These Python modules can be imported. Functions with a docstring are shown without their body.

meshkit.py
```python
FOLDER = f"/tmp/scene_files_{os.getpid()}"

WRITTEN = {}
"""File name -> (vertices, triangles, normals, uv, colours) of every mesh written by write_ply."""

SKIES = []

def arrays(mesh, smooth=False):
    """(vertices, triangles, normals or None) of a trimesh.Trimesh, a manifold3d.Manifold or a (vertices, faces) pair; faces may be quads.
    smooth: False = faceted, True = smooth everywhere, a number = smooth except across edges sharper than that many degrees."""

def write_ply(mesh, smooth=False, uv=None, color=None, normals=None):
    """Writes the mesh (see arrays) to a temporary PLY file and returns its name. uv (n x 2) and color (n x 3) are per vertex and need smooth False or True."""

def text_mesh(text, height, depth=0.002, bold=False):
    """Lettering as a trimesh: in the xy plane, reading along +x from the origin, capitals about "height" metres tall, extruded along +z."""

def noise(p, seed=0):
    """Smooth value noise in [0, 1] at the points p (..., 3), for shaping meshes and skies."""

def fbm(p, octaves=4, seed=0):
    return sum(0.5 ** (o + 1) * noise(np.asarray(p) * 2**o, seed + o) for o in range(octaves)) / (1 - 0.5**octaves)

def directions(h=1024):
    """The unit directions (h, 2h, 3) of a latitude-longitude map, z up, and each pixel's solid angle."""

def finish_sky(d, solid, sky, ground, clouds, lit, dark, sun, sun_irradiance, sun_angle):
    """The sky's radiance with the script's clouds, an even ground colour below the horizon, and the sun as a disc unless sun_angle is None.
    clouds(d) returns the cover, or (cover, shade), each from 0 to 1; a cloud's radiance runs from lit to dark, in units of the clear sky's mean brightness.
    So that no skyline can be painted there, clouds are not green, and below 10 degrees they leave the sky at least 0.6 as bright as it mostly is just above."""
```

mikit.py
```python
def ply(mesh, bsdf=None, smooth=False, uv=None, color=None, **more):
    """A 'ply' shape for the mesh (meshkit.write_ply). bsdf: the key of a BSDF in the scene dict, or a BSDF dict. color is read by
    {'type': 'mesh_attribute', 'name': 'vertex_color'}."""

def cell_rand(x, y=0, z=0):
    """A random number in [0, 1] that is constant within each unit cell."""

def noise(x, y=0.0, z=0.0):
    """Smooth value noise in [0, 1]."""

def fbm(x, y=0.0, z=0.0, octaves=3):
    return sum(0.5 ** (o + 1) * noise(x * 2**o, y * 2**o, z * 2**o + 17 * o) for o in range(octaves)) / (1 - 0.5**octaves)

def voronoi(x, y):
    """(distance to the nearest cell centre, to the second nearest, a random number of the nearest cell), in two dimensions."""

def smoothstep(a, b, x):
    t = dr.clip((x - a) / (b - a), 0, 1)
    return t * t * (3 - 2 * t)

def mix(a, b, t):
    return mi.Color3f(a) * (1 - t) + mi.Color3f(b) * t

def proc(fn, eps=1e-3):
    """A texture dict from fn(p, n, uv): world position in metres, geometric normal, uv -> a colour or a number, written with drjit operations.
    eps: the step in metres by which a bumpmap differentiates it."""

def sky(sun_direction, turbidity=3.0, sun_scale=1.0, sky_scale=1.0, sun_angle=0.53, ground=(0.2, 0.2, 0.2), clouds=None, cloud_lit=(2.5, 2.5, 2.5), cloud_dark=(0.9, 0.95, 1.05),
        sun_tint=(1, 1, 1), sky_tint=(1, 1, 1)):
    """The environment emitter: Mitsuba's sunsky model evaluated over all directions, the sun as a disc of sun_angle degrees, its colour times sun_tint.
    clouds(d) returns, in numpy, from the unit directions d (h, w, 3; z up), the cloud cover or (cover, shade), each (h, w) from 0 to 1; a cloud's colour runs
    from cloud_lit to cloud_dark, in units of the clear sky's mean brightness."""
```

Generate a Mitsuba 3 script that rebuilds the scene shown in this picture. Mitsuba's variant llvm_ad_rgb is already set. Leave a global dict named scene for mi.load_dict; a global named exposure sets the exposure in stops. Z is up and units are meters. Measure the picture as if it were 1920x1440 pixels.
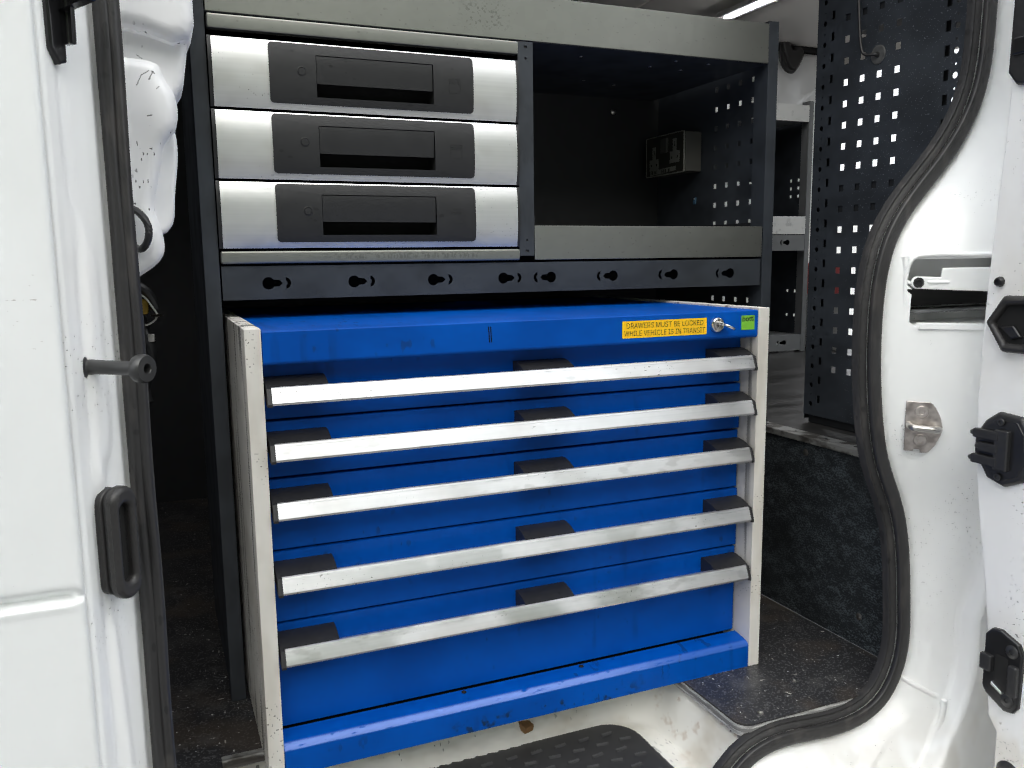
import math, random
import numpy as np, trimesh, mitsuba as mi, drjit as dr, mikit, meshkit
import manifold3d as m3
from shapely.geometry import Polygon, Point, box as sbox, LineString
from shapely import affinity
from shapely.ops import unary_union
import shapely
from scipy.spatial import Delaunay
from scipy.interpolate import splprep, splev

T = mi.ScalarTransform4f
rng = np.random.default_rng(7)
PI = math.pi

# ------------------------------------------------------------------ camera, light, exposure
CAM = np.array([-0.1003, -1.0845, 0.6819])
FWD = np.array([0.38326, 0.91200, -0.14618])
UPV = np.array([0.06827, 0.12986, 0.98918])
scene = {'type': 'scene'}
scene['camera'] = {'type': 'perspective', 'fov': 62.12, 'fov_axis': 'x', 'near_clip': 0.02, 'far_clip': 400.0,
                   'to_world': T().look_at(origin=CAM.tolist(), target=(CAM + FWD).tolist(), up=UPV.tolist())}


def cloud_cover(d):
    n = meshkit.fbm(np.stack([d[..., 0] * 2.2, d[..., 1] * 2.2, d[..., 2] * 4.0], -1) + 11.0, 4, 3)
    # an even overcast: three times as bright overhead as at the horizon, a little mottled
    return np.ones(d.shape[:2]), np.clip(1.0 - np.clip(d[..., 2], 0, 1) + 0.25 * (n - 0.5), 0, 1)


scene['sky'] = mikit.sky((-0.25, -0.75, 0.75), turbidity=3, sun_scale=0.10, sun_angle=45, sun_tint=(.80, .93, 1.12), clouds=cloud_cover,
                         cloud_lit=(3.05, 3.12, 3.20), cloud_dark=(1.10, 1.15, 1.22), ground=(0.14, 0.14, 0.14))
exposure = 3.42
labels = {}

# ------------------------------------------------------------------ helpers
counts = {}


def put(key, mesh, mat, smooth=30, **lab):
    """One mesh, one entry; a repeat takes the next number."""
    k, i = key, 0
    while k in scene:
        i += 1
        k = f'{key}_{i:03d}'
    scene[k] = mikit.ply(mesh, mat, smooth=smooth)
    if lab:
        labels[k] = lab
    return k


def thing(key, label, category, group=None):
    labels[key] = {'label': label, 'category': category}
    if group:
        labels[key]['group'] = group
    return key


def cat(ms):
    return trimesh.util.concatenate([m for m in ms if m is not None])


def as_tm(man):
    m = man.to_mesh()
    return trimesh.Trimesh(np.array(m.vert_properties[:, :3]), np.array(m.tri_verts), process=False)


def rbox(x0, x1, y0, y1, z0, z1, r=0.0015, seg=2):
    """Box with rounded edges."""
    r = min(r, (x1 - x0) * .49, (y1 - y0) * .49, (z1 - z0) * .49)
    pts = []
    a = np.linspace(0, PI / 2, seg + 1)
    oct_ = [(math.sin(p) * math.cos(t), math.sin(p) * math.sin(t), math.cos(p)) for p in a for t in a]
    for sx, cx in ((-1, x0 + r), (1, x1 - r)):
        for sy, cy in ((-1, y0 + r), (1, y1 - r)):
            for sz, cz in ((-1, z0 + r), (1, z1 - r)):
                pts += [(cx + sx * r * o[0], cy + sy * r * o[1], cz + sz * r * o[2]) for o in oct_]
    return as_tm(m3.Manifold.hull_points(np.array(pts, np.float64)))


def bx(x0, x1, y0, y1, z0, z1):
    return trimesh.creation.box(bounds=[[x0, y0, z0], [x1, y1, z1]])


def mapped(mesh, M):
    """(a, b, c) -> world by the 3x4 matrix rows M = [axis_a, axis_b, axis_c, origin]."""
    a, b, c, o = [np.asarray(v, float) for v in M]
    v = np.array(mesh.vertices)
    w = v[:, :1] * a + v[:, 1:2] * b + v[:, 2:3] * c + o
    f = np.array(mesh.faces)
    if np.dot(np.cross(a, b), c) < 0:
        f = f[:, ::-1]
    return trimesh.Trimesh(w, f, process=False)


XZ = lambda y: [(1, 0, 0), (0, 0, 1), (0, -1, 0), (0, y, 0)]     # plan a=x b=z, thickness towards the viewer (-y)
YZ = lambda x: [(0, 1, 0), (0, 0, 1), (-1, 0, 0), (x, 0, 0)]     # plan a=y b=z, thickness towards -x
XY = lambda z: [(1, 0, 0), (0, 1, 0), (0, 0, 1), (0, 0, z)]


def plate(poly, M, t):
    """Extrudes a shapely polygon by t and lays it on the frame M."""
    gs = [g for g in getattr(poly, 'geoms', [poly]) if g.area > 1e-9]
    return mapped(cat([trimesh.creation.extrude_polygon(g, t, engine='earcut') for g in gs]), M)


def prism_x(prof, x0, x1):
    """Profile of (y, z) points extruded along x."""
    m = trimesh.creation.extrude_polygon(Polygon(prof), x1 - x0, engine='earcut')
    return mapped(m, [(0, 1, 0), (0, 0, 1), (1, 0, 0), (x0, 0, 0)])


def prism_z(prof, z0, z1):
    m = trimesh.creation.extrude_polygon(Polygon(prof), z1 - z0, engine='earcut')
    return mapped(m, [(1, 0, 0), (0, 1, 0), (0, 0, 1), (0, 0, z0)])


def rrect(a0, a1, b0, b1, r, n=6):
    return sbox(a0 + r, b0 + r, a1 - r, b1 - r).buffer(r, quad_segs=n)


def arc(cx, cy, r, a0, a1, n=6):
    return [(cx + r * math.cos(math.radians(a)), cy + r * math.sin(math.radians(a))) for a in np.linspace(a0, a1, n)]


def grid(P, close=False):
    P = np.asarray(P, float)
    n, m = P.shape[:2]
    idx = np.arange(n * m).reshape(n, m)
    if close:
        idx = np.hstack([idx, idx[:, :1]])
    q = np.stack([idx[:-1, :-1], idx[1:, :-1], idx[1:, 1:], idx[:-1, 1:]], -1).reshape(-1, 4)
    return trimesh.Trimesh(P.reshape(-1, 3), np.vstack([q[:, [0, 1, 2]], q[:, [0, 2, 3]]]), process=False)


def spline(pts, n, s=0.0, k=3):
    pts = np.asarray(pts, float)
    tck, _ = splprep(pts.T, s=s, k=min(k, len(pts) - 1))
    return np.array(splev(np.linspace(0, 1, n), tck)).T


def sweep(path, prof, up=(0, 0, 1), caps=True):
    """Sweeps a closed profile of (side, up) points along a path."""
    path = np.asarray(path, float)
    t = np.gradient(path, axis=0)
    t /= np.linalg.norm(t, axis=1, keepdims=True)
    up = np.broadcast_to(np.asarray(up, float), path.shape)
    s = np.cross(t, up)
    s /= np.linalg.norm(s, axis=1, keepdims=True)
    u = np.cross(s, t)
    prof = np.asarray(prof, float)
    P = path[:, None] + s[:, None] * prof[None, :, :1] + u[:, None] * prof[None, :, 1:]
    m = grid(P, close=True)
    if caps:
        n, k = P.shape[:2]
        v = np.vstack([m.vertices, path[:1], path[-1:]])
        j = np.arange(k)
        f0 = np.stack([np.full(k, n * k), j, (j + 1) % k], -1)
        f1 = np.stack([np.full(k, n * k + 1), (n - 1) * k + (j + 1) % k, (n - 1) * k + j], -1)
        m = trimesh.Trimesh(v, np.vstack([m.faces, f0, f1]), process=False)
    m.fix_normals()
    return m


def tube(path, r, sides=10, up=(0.13, 0.21, 0.97)):
    a = np.linspace(0, 2 * PI, sides, endpoint=False)
    return sweep(path, np.stack([r * np.cos(a), r * np.sin(a)], -1), up)


def lathe(prof, origin, axis, n=28):
    """(radius, height) points revolved about the axis through origin."""
    m = trimesh.creation.revolve(np.asarray(prof, float), sections=n)
    ax = np.asarray(axis, float) / np.linalg.norm(axis)
    a = np.cross(ax, [0.3, 0.2, 0.93]); a /= np.linalg.norm(a)
    b = np.cross(ax, a)
    return mapped(m, [a, b, ax, origin])


def puff(poly, M, depth, r, step, rise=None):
    """A solid slab of the outline with a rounded front edge of radius r; rise(a, b) lifts its front."""
    poly = shapely.segmentize(poly, step)
    rings, P = [], []
    for k, d in enumerate([0.0] + [r * (1 - math.cos(q)) for q in (0.45, 0.9, 1.3)] + [r]):
        g = poly.buffer(-d) if d > 0 else poly
        for gg in getattr(g, 'geoms', [g]):
            if gg.is_empty:
                continue
            for ring in [gg.exterior, *gg.interiors]:
                c = np.array(shapely.segmentize(ring, step).coords)[:-1]
                if k == 0:
                    rings.append((len(P), len(c)))
                P += c.tolist()
    x0, y0, x1, y1 = poly.bounds
    gx, gy = np.meshgrid(np.arange(x0, x1, step), np.arange(y0, y1, step))
    q = np.stack([gx.ravel(), gy.ravel()], -1)
    inner = poly.buffer(-r * 1.15)
    q = q[shapely.contains_xy(inner, q[:, 0], q[:, 1])]
    P = np.array(P + q.tolist())
    P = P + rng.normal(0, 1e-6, P.shape)
    f = Delaunay(P).simplices
    c = P[f].mean(1)
    f = f[shapely.contains_xy(poly.buffer(1e-5), c[:, 0], c[:, 1])]
    a, b, cc = P[f[:, 0]], P[f[:, 1]], P[f[:, 2]]
    area = (b[:, 0] - a[:, 0]) * (cc[:, 1] - a[:, 1]) - (b[:, 1] - a[:, 1]) * (cc[:, 0] - a[:, 0])
    f = np.where((area < 0)[:, None], f[:, ::-1], f)[np.abs(area) > 1e-12]
    d = np.minimum(shapely.distance(poly.boundary, shapely.points(P)), r)
    h = np.sqrt(np.maximum(r * r - (r - d) ** 2, 0)) - r
    if rise is not None:
        h = h + rise(P[:, 0], P[:, 1])
    V = np.column_stack([P, h])
    vs, fs, n0 = [V], [f], len(V)
    for start, n in rings:
        low = V[start:start + n].copy(); low[:, 2] = -depth
        vs.append(low)
        i = np.arange(n); j = (i + 1) % n
        fs += [np.stack([start + i, n0 + i, start + j], -1), np.stack([start + j, n0 + i, n0 + j], -1)]
        n0 += n
    m = trimesh.Trimesh(np.vstack(vs), np.vstack(fs), process=False)
    return mapped(m, M)


def fine_plate(poly, M, t, size, bend):
    """A plate cut fine and then bent: bend(a, b) is added to its thickness axis."""
    m = trimesh.creation.extrude_polygon(poly, t, engine='earcut')
    m = m.subdivide_to_size(size)
    v = np.array(m.vertices)
    v[:, 2] += bend(v[:, 0], v[:, 1])
    return mapped(trimesh.Trimesh(v, m.faces, process=False), M)


def lettering(text, a0, b0, width, height, M, depth, bold=False):
    m = meshkit.text_mesh(text, 0.01, depth, bold)
    (lo, hi) = m.bounds
    v = np.array(m.vertices)
    v[:, 0] = a0 + (v[:, 0] - lo[0]) / (hi[0] - lo[0]) * width
    v[:, 1] = b0 + (v[:, 1] - 0) * height / 0.01
    return mapped(trimesh.Trimesh(v, m.faces, process=False), M)


# ------------------------------------------------------------------ materials
N, FBM, SM, MIX, VOR, CR = mikit.noise, mikit.fbm, mikit.smoothstep, mikit.mix, mikit.voronoi, mikit.cell_rand
proc = mikit.proc


def bsdf(key, rough=0.5, color=(.5, .5, .5), **kw):
    d = {'type': 'principled', 'roughness': rough if isinstance(rough, dict) else float(rough),
         'base_color': color if isinstance(color, dict) else {'type': 'rgb', 'value': list(color)}}
    bump = kw.pop('bump', None)
    d.update(kw)
    if bump is not None:
        d = {'type': 'bumpmap', 'arbitrary': bump[0], 'scale': float(bump[1]), 'bsdf': d}
    scene[key] = {'type': 'twosided', 'bsdf': d}
    return key


def white_paint(p, n, uv):
    film = FBM(p.x * 6 + 3, p.y * 6, p.z * 3, 3)
    speck = SM(0.86, 0.90, N(p.x * 420, p.y * 420, p.z * 420)) * SM(0.62, 0.8, N(p.x * 12, p.y * 12, p.z * 12))
    c = MIX((.83, .84, .83), (.76, .755, .73), SM(0.45, 0.8, film) * 0.6)
    low = SM(0.12, -0.12, p.z + 0.1 * (film - .5)) * SM(0.40, 0.62, FBM(p.x * 25, p.y * 25, p.z * 11, 3))
    c = MIX(c, (.55, .51, .45), low * 0.35)
    return MIX(c, (.12, .11, .10), speck * 0.75)


bsdf('white_paint', 0.22, proc(white_paint), clearcoat=0.3, clearcoat_gloss=0.95)


def white_door(p, n, uv):
    film = FBM(p.x * 4 + 9, p.y * 4, p.z * 2.2, 3)
    c = MIX((.74, .755, .75), (.69, .70, .695), SM(0.4, 0.8, film) * 0.7)
    speck = SM(0.90, 0.92, N(p.x * 330, p.y * 330, p.z * 330 + 5)) * SM(.55, .75, N(p.x * 20, p.y * 20, p.z * 14))
    return MIX(c, (.30, .28, .26), speck * 0.6)


bsdf('white_door', 0.16, proc(white_door), clearcoat=1.0, clearcoat_gloss=0.97)


def slide_paint(p, n, uv):
    film = FBM(p.x * 9, p.y * 9 + 2, p.z * 5, 4)
    c = MIX((.82, .82, .81), (.68, .65, .59), SM(0.45, 0.75, film) * 0.5)
    low = SM(0.30, 0.0, p.z) * SM(0.35, 0.6, FBM(p.x * 30, p.y * 30, p.z * 12, 3))
    c = MIX(c, (.52, .45, .34), low * 0.4)
    speck = SM(0.86, 0.90, N(p.x * 400, p.y * 400, p.z * 400 + 5)) * SM(0.5, 0.75, N(p.x * 14, p.y * 14, p.z * 14))
    return MIX(c, (.10, .09, .08), speck * 0.8)


bsdf('slide_paint', 0.24, proc(slide_paint), clearcoat=0.5, clearcoat_gloss=0.9)


def well_paint(p, n, uv):
    a = FBM(p.x * 14, p.y * 14, p.z * 14, 4)
    c = MIX((.74, .73, .68), (.50, .46, .38), SM(0.42, 0.75, a) * 0.8)
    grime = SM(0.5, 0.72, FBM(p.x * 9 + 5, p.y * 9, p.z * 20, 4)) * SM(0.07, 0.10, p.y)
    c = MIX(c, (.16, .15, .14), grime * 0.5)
    scr = SM(0.84, 0.89, N(p.x * 330 + 4 * N(p.x * 20, p.y * 20), p.y * 110, p.z * 110)) * SM(0.5, 0.7, N(p.x * 18, p.y * 18, p.z * 18 + 3))
    rust = SM(0.62, 0.8, FBM(p.x * 50, p.y * 50, p.z * 50 + 9, 3)) * SM(0.60, 0.66, p.x)
    c = MIX(c, (.33, .2, .1), rust * 0.5)
    return MIX(c, (.06, .06, .06), scr * 0.8)


bsdf('well_paint', 0.4, proc(well_paint))


def trim_white(p, n, uv):
    scr = SM(0.85, 0.89, N(p.x * 420 + 3 * N(p.x * 40, p.z * 40), p.y * 100, p.z * 160)) * SM(0.62, 0.75, N(p.x * 22, p.y * 12, p.z * 16 + 2))
    c = MIX((.80, .80, .80), (.70, .70, .70), SM(0.4, 0.8, FBM(p.x * 12, p.y * 12, p.z * 12, 2)) * 0.5)
    for ax, az, bx_, bz, w in ((-.100, .882, -.0935, .894, .0009), (-.0935, .894, -.086, .899, .0009), (-.0865, .889, -.0815, .8985, .0011), (-.0835, .899, -.0800, .896, .0010), (-.079, .879, -.0765, .8815, .0008), (-.0905, .8485, -.0855, .8495, .0012), (-.098, .921, -.092, .9175, .0007)):
        dx, dz = bx_ - ax, bz - az
        wx = p.x + .0012 * (N(p.x * 400, 1.0, p.z * 400) - .5)
        t = dr.clip(((wx - ax) * dx + (p.z - az) * dz) / (dx * dx + dz * dz), 0, 1)
        d = dr.sqrt(dr.square(wx - ax - t * dx) + dr.square(p.z - az - t * dz))
        c = MIX(c, (.06, .06, .06), SM(w * .8, w * .3, d) * .85)
    return MIX(c, (.07, .07, .07), scr * 0.9)


bsdf('trim_white', 0.30, proc(trim_white), clearcoat=0.4, clearcoat_gloss=0.9)


def blue_paint(p, n, uv):
    a = FBM(p.x * 10, p.y * 10, p.z * 10, 3)
    c = MIX((.0002, .074, .385), (.0003, .059, .315), SM(0.35, 0.75, a))
    run = SM(0.62, 0.78, FBM(p.x * 55, p.y * 9, p.z * 7 + 4, 3)) * SM(0.4, 0.6, N(p.x * 7, 3.3, p.z * 9))
    c = MIX(c, (.004, .022, .09), run * 0.28)
    smut = SM(0.68, 0.80, FBM(p.x * 95, p.y * 60, p.z * 42 + 9, 3)) * SM(0.52, 0.70, N(p.x * 9 + 4, 1.7, p.z * 7))
    c = MIX(c, (.008, .026, .07), smut * 0.5)
    # the two felt-pen strokes on the fascia and the oily blotches along the foot of the plinth
    st = SM(.0011, .0005, dr.abs(p.x - .3225 - .06 * (.585 - p.z))) + SM(.0011, .0005, dr.abs(p.x - .3255 - .06 * (.585 - p.z)))
    c = MIX(c, (.006, .007, .012), dr.minimum(st, 1) * SM(.566, .569, p.z) * SM(.591, .588, p.z) * SM(.004, .002, p.y))
    oil = SM(0.56, 0.72, FBM(p.x * 95, 4.4, p.z * 70, 3)) * SM(.026, .010, p.z) * SM(.22, .30, p.x) * SM(.60, .52, p.x)
    c = MIX(c, (.008, .02, .025), oil * 0.85)
    # a paler, mottled blue band along the ridge of the plinth, weaker to the right
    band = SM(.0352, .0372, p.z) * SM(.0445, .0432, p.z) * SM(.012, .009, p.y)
    paleness = SM(.12, .36, FBM(p.x * 70, 1.0, p.z * 300, 3)) * (1 - .75 * SM(.45, .68, p.x))
    return MIX(c, (.17, .27, .66), band * paleness * .85)


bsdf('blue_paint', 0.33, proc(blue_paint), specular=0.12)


def cream(p, n, uv):
    a = FBM(p.x * 30, p.y * 12, p.z * 8, 3)
    c = MIX((.64, .62, .575), (.52, .49, .435), SM(0.35, 0.75, a) * 0.8)
    speck = SM(0.84, 0.89, N(p.x * 420, p.y * 300, p.z * 300)) * SM(0.55, 0.75, N(p.x * 20, p.y * 12, p.z * 14))
    c = MIX(c, (.10, .09, .08), speck * 0.8)
    streak = SM(0.58, 0.75, FBM(p.y * 60, p.x * 5, p.z * 3.2, 3)) * SM(.004, .02, p.y)
    return MIX(c, (.07, .07, .065), streak * 0.75)


bsdf('cream_paint', 0.45, proc(cream))


def rack_dark(p, n, uv):
    a = FBM(p.x * 16, p.y * 16, p.z * 16, 3)
    c = MIX((.038, .044, .053), (.027, .031, .037), SM(0.35, 0.7, a))
    dust = SM(0.88, 0.92, N(p.x * 480, p.y * 480, p.z * 480)) * SM(1.105, 1.109, p.x) * SM(.2, .1, p.y)
    return MIX(c, (.22, .22, .24), dust * 0.6)


bsdf('rack_dark', 0.42, proc(rack_dark))
bsdf('rack_black', 0.6, (.014, .015, .017))


def grip(p, n, uv):
    a = FBM(p.x * 30, p.y * 30, p.z * 30, 3)
    c = MIX((.019, .019, .0202), (.013, .013, .0137), a)
    s = SM(0.72, 0.8, FBM(p.x * 90, p.y * 50, p.z * 120, 2)) * SM(.55, .7, N(p.x * 24, p.y * 9, p.z * 24))
    return MIX(c, (.007, .007, .007), s)


bsdf('grip_plastic', 0.46, proc(grip))
bsdf('black_plastic', 0.38, (.018, .018, .019))
bsdf('black_gloss', 0.2, (.012, .012, .013))
bsdf('void_black', 0.9, (.006, .006, .006))  # near-black that puts shade into gaps, holes and pockets


def alu(p, n, uv):
    a = FBM(p.x * 5, p.y * 60, p.z * 300, 3)
    b = FBM(p.x * 11, p.y * 11, p.z * 13, 4)
    c = MIX((.80, .805, .81), (.69, .695, .70), a)
    stain = SM(0.50, 0.74, b)
    c = MIX(c, (.56, .545, .52), stain * 0.4)
    hand = SM(.55, .75, FBM(p.x * 45, p.y * 45, p.z * 90 + 3, 3)) * SM(.4, .6, N(p.x * 5, 2.0, p.z * 12))
    c = MIX(c, (.36, .35, .33), hand * .32)
    pit = SM(0.86, 0.90, N(p.x * 420, p.y * 420, p.z * 420)) * SM(0.55, 0.75, N(p.x * 15, p.y * 15, p.z * 15 + 2))
    return MIX(c, (.12, .11, .10), pit * 0.8)


def alu_rough(p, n, uv):
    return .27 + .10 * FBM(p.x * 6, p.y * 60, p.z * 240, 2) + .16 * SM(.45, .7, FBM(p.x * 13, p.y * 13, p.z * 13, 3))


bsdf('brushed_alu', proc(alu_rough), proc(alu), metallic=0.92)


def drawer_alu(p, n, uv):
    c = MIX((.84, .84, .82), (.74, .74, .725), FBM(p.x * 5, p.y * 60, p.z * 300, 3))
    c = MIX(c, (.58, .555, .51), SM(0.52, 0.78, FBM(p.x * 11, p.y * 11, p.z * 17 + 2, 3)) * 0.4)
    pit = SM(0.86, 0.90, N(p.x * 420, p.y * 420, p.z * 420)) * SM(0.6, 0.75, N(p.x * 15, p.y * 15, p.z * 15 + 2))
    return MIX(c, (.2, .19, .18), pit * 0.7)


bsdf('drawer_alu', 0.40, proc(drawer_alu), metallic=0.9)


def galv(p, n, uv):
    d1, d2, w = VOR(p.x * 60, p.z * 60)
    b = FBM(p.x * 9 + 2, p.y * 9, p.z * 22, 4)
    c = MIX((.325, .330, .300), (.29, .293, .268), .35 * w + .65 * b)
    # the smudged print near the middle of the top lip
    blot = SM(0.52, 0.70, FBM(p.x * 260, 2.2, p.z * 260, 3)) * SM(.055, .02, dr.abs(p.x - .415)) * SM(.028, .012, dr.abs(p.z - 1.062))
    c = MIX(c, (.10, .10, .095), blot * 0.45)
    scuff = SM(0.40, 0.66, FBM(p.x * 420, 1.1, p.z * 160, 3)) * SM(.0065, .003, dr.abs(p.z - .6885)) * SM(.12, .19, p.x) * SM(.44, .40, p.x) * SM(.35, .55, N(p.x * 14, 7.7, 1.2))
    c = MIX(c, (.06, .06, .06), scuff * 0.38)
    pit = SM(0.85, 0.9, N(p.x * 210, p.y * 210, p.z * 210))
    return MIX(c, (.2, .19, .18), pit * 0.5)


bsdf('galvanised', 0.40, proc(galv), metallic=0.9)


def worn_alu(p, n, uv):
    a = FBM(p.x * 40, p.y * 40, p.z * 40, 4)
    return MIX((.45, .45, .44), (.12, .11, .10), SM(0.42, 0.68, a))


bsdf('worn_alu', 0.4, proc(worn_alu), metallic=0.7)
bsdf('chrome', 0.12, (.78, .77, .75), metallic=1.0)
bsdf('steel', 0.28, (.55, .53, .50), metallic=1.0)
bsdf('zinc', 0.36, proc(lambda p, n, uv: MIX((.62, .57, .54), (.36, .32, .30), SM(.4, .7, FBM(p.x * 70, p.y * 70, p.z * 70, 3)))), metallic=0.95)
bsdf('dark_steel', 0.33, (.065, .065, .065), metallic=0.7)


def rubber(p, n, uv):
    a = FBM(p.x * 20, p.y * 20, p.z * 9, 3)
    c = MIX((.026, .025, .025), (.017, .0165, .017), a)
    dry = SM(0.55, 0.75, FBM(p.x * 60, p.y * 60, p.z * 16, 3))
    c = MIX(c, (.060, .054, .050), dry * 0.4)
    blot = SM(.74, .80, N(p.x * 130, p.y * 130, p.z * 70)) * SM(.5, .65, N(3.3, 2.2, p.z * 8))
    return MIX(c, (.010, .010, .010), blot * 0.8)


bsdf('seal_rubber', 0.42, proc(rubber))
bsdf('seal_lip', 0.6, proc(rubber), bump=(proc(lambda p, n, uv: N(p.x * 420, p.y * 420, p.z * 420)), 0.0006))
bsdf('rubber', 0.42, (.022, .021, .021))


def carpet(p, n, uv):
    a = N(p.x * 460, p.y * 460, p.z * 460)
    b = FBM(p.x * 60, p.y * 60, p.z * 60, 3)
    c = MIX((.008, .011, .014), (.068, .083, .092), SM(.40, .85, .55 * a + .45 * b))
    return MIX(c, (.003, .004, .005), SM(.5, .75, FBM(p.x * 11, p.y * 11, p.z * 11, 3)) * .6)


bsdf('carpet_lining', 0.9, proc(carpet), sheen=0.35, bump=(proc(lambda p, n, uv: FBM(p.x * 260, p.y * 260, p.z * 260, 2)), 0.003))


def vinyl(p, n, uv):
    a = N(p.x * 430, p.y * 430, p.z * 430)
    b = FBM(p.x * 14, p.y * 14, p.z * 14, 4)
    c = MIX((.024, .024, .026), (.095, .095, .098), SM(.55, .95, a) * .7)
    c = MIX(c, (.060, .046, .034), SM(.45, .75, b) * .5)
    c = MIX(c, (.085, .083, .080), SM(.50, .80, FBM(p.x * 22 + 3, p.y * 22, 6.6, 4)) * .45)
    chip = SM(.90, .93, N(p.x * 150, p.y * 150, 8.8))
    return MIX(c, (.38, .36, .33), chip * .8)


bsdf('vinyl_floor', 0.36, proc(vinyl),
     bump=(proc(lambda p, n, uv: N(p.x * 420, p.y * 420, 3.0)), 0.0005))


def platform_vinyl(p, n, uv):
    b = FBM(p.x * 7, p.y * 30, 1.0, 4)
    c = MIX((.030, .028, .027), (.012, .012, .012), SM(.4, .7, b))
    return c


bsdf('platform_vinyl', proc(lambda p, n, uv: dr.clip(.16 + .40 * FBM(p.x * 5, p.y * 26, 2.1, 3), .14, .6)), (.028, .027, .026))
bsdf('ply_light', 0.6, proc(lambda p, n, uv: MIX((.50, .50, .49), (.20, .195, .19), SM(.3, .75, FBM(p.x * 60, p.y * 60, p.z * 400, 3)))))
bsdf('ply_dark', 0.7, (.17, .168, .165))
bsdf('wood', 0.6, (.24, .13, .055))
bsdf('mat_rubber', 0.40, (.028, .028, .030))
bsdf('mat_glint', 0.30, (.060, .060, .062))  # paler colour paints a glint on the raised dashes of the mat


def ceiling(p, n, uv):
    return MIX((.60, .58, .55), (.50, .48, .45), FBM(p.x * 5, p.y * 5, p.z * 5, 3))


bsdf('roof_lining', 0.45, (.56, .54, .51))
bsdf('white_inner', 0.35, (.70, .70, .69))
bsdf('lip_white', 0.4, proc(lambda p, n, uv: MIX((.74, .74, .72), (.42, .42, .41), SM(.55, .8, FBM(p.x * 60, p.y * 60, p.z * 60, 4)) * .7)))
bsdf('rail_grey', 0.4, (.16, .165, .17))
bsdf('sticker_yellow', 0.35, (.85, .50, .004))
bsdf('sticker_ink', 0.6, (.006, .004, .002))
bsdf('label_green', 0.35, (.17, .46, .04))
bsdf('label_ink', 0.6, (.008, .025, .010))
bsdf('socket_cream', 0.5, (.078, .077, .070))
bsdf('socket_face', 0.35, (.035, .034, .028))
bsdf('socket_insert', 0.4, (.20, .20, .18))
bsdf('red_plastic', 0.4, (.66, .14, .14))
bsdf('grey_plastic', 0.5, (.55, .55, .54))
bsdf('yellow_plastic', 0.5, (.30, .19, .01))
bsdf('crate_white', 0.45, (.78, .78, .77))
bsdf('blue_tag', 0.5, (.05, .11, .18))
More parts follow.
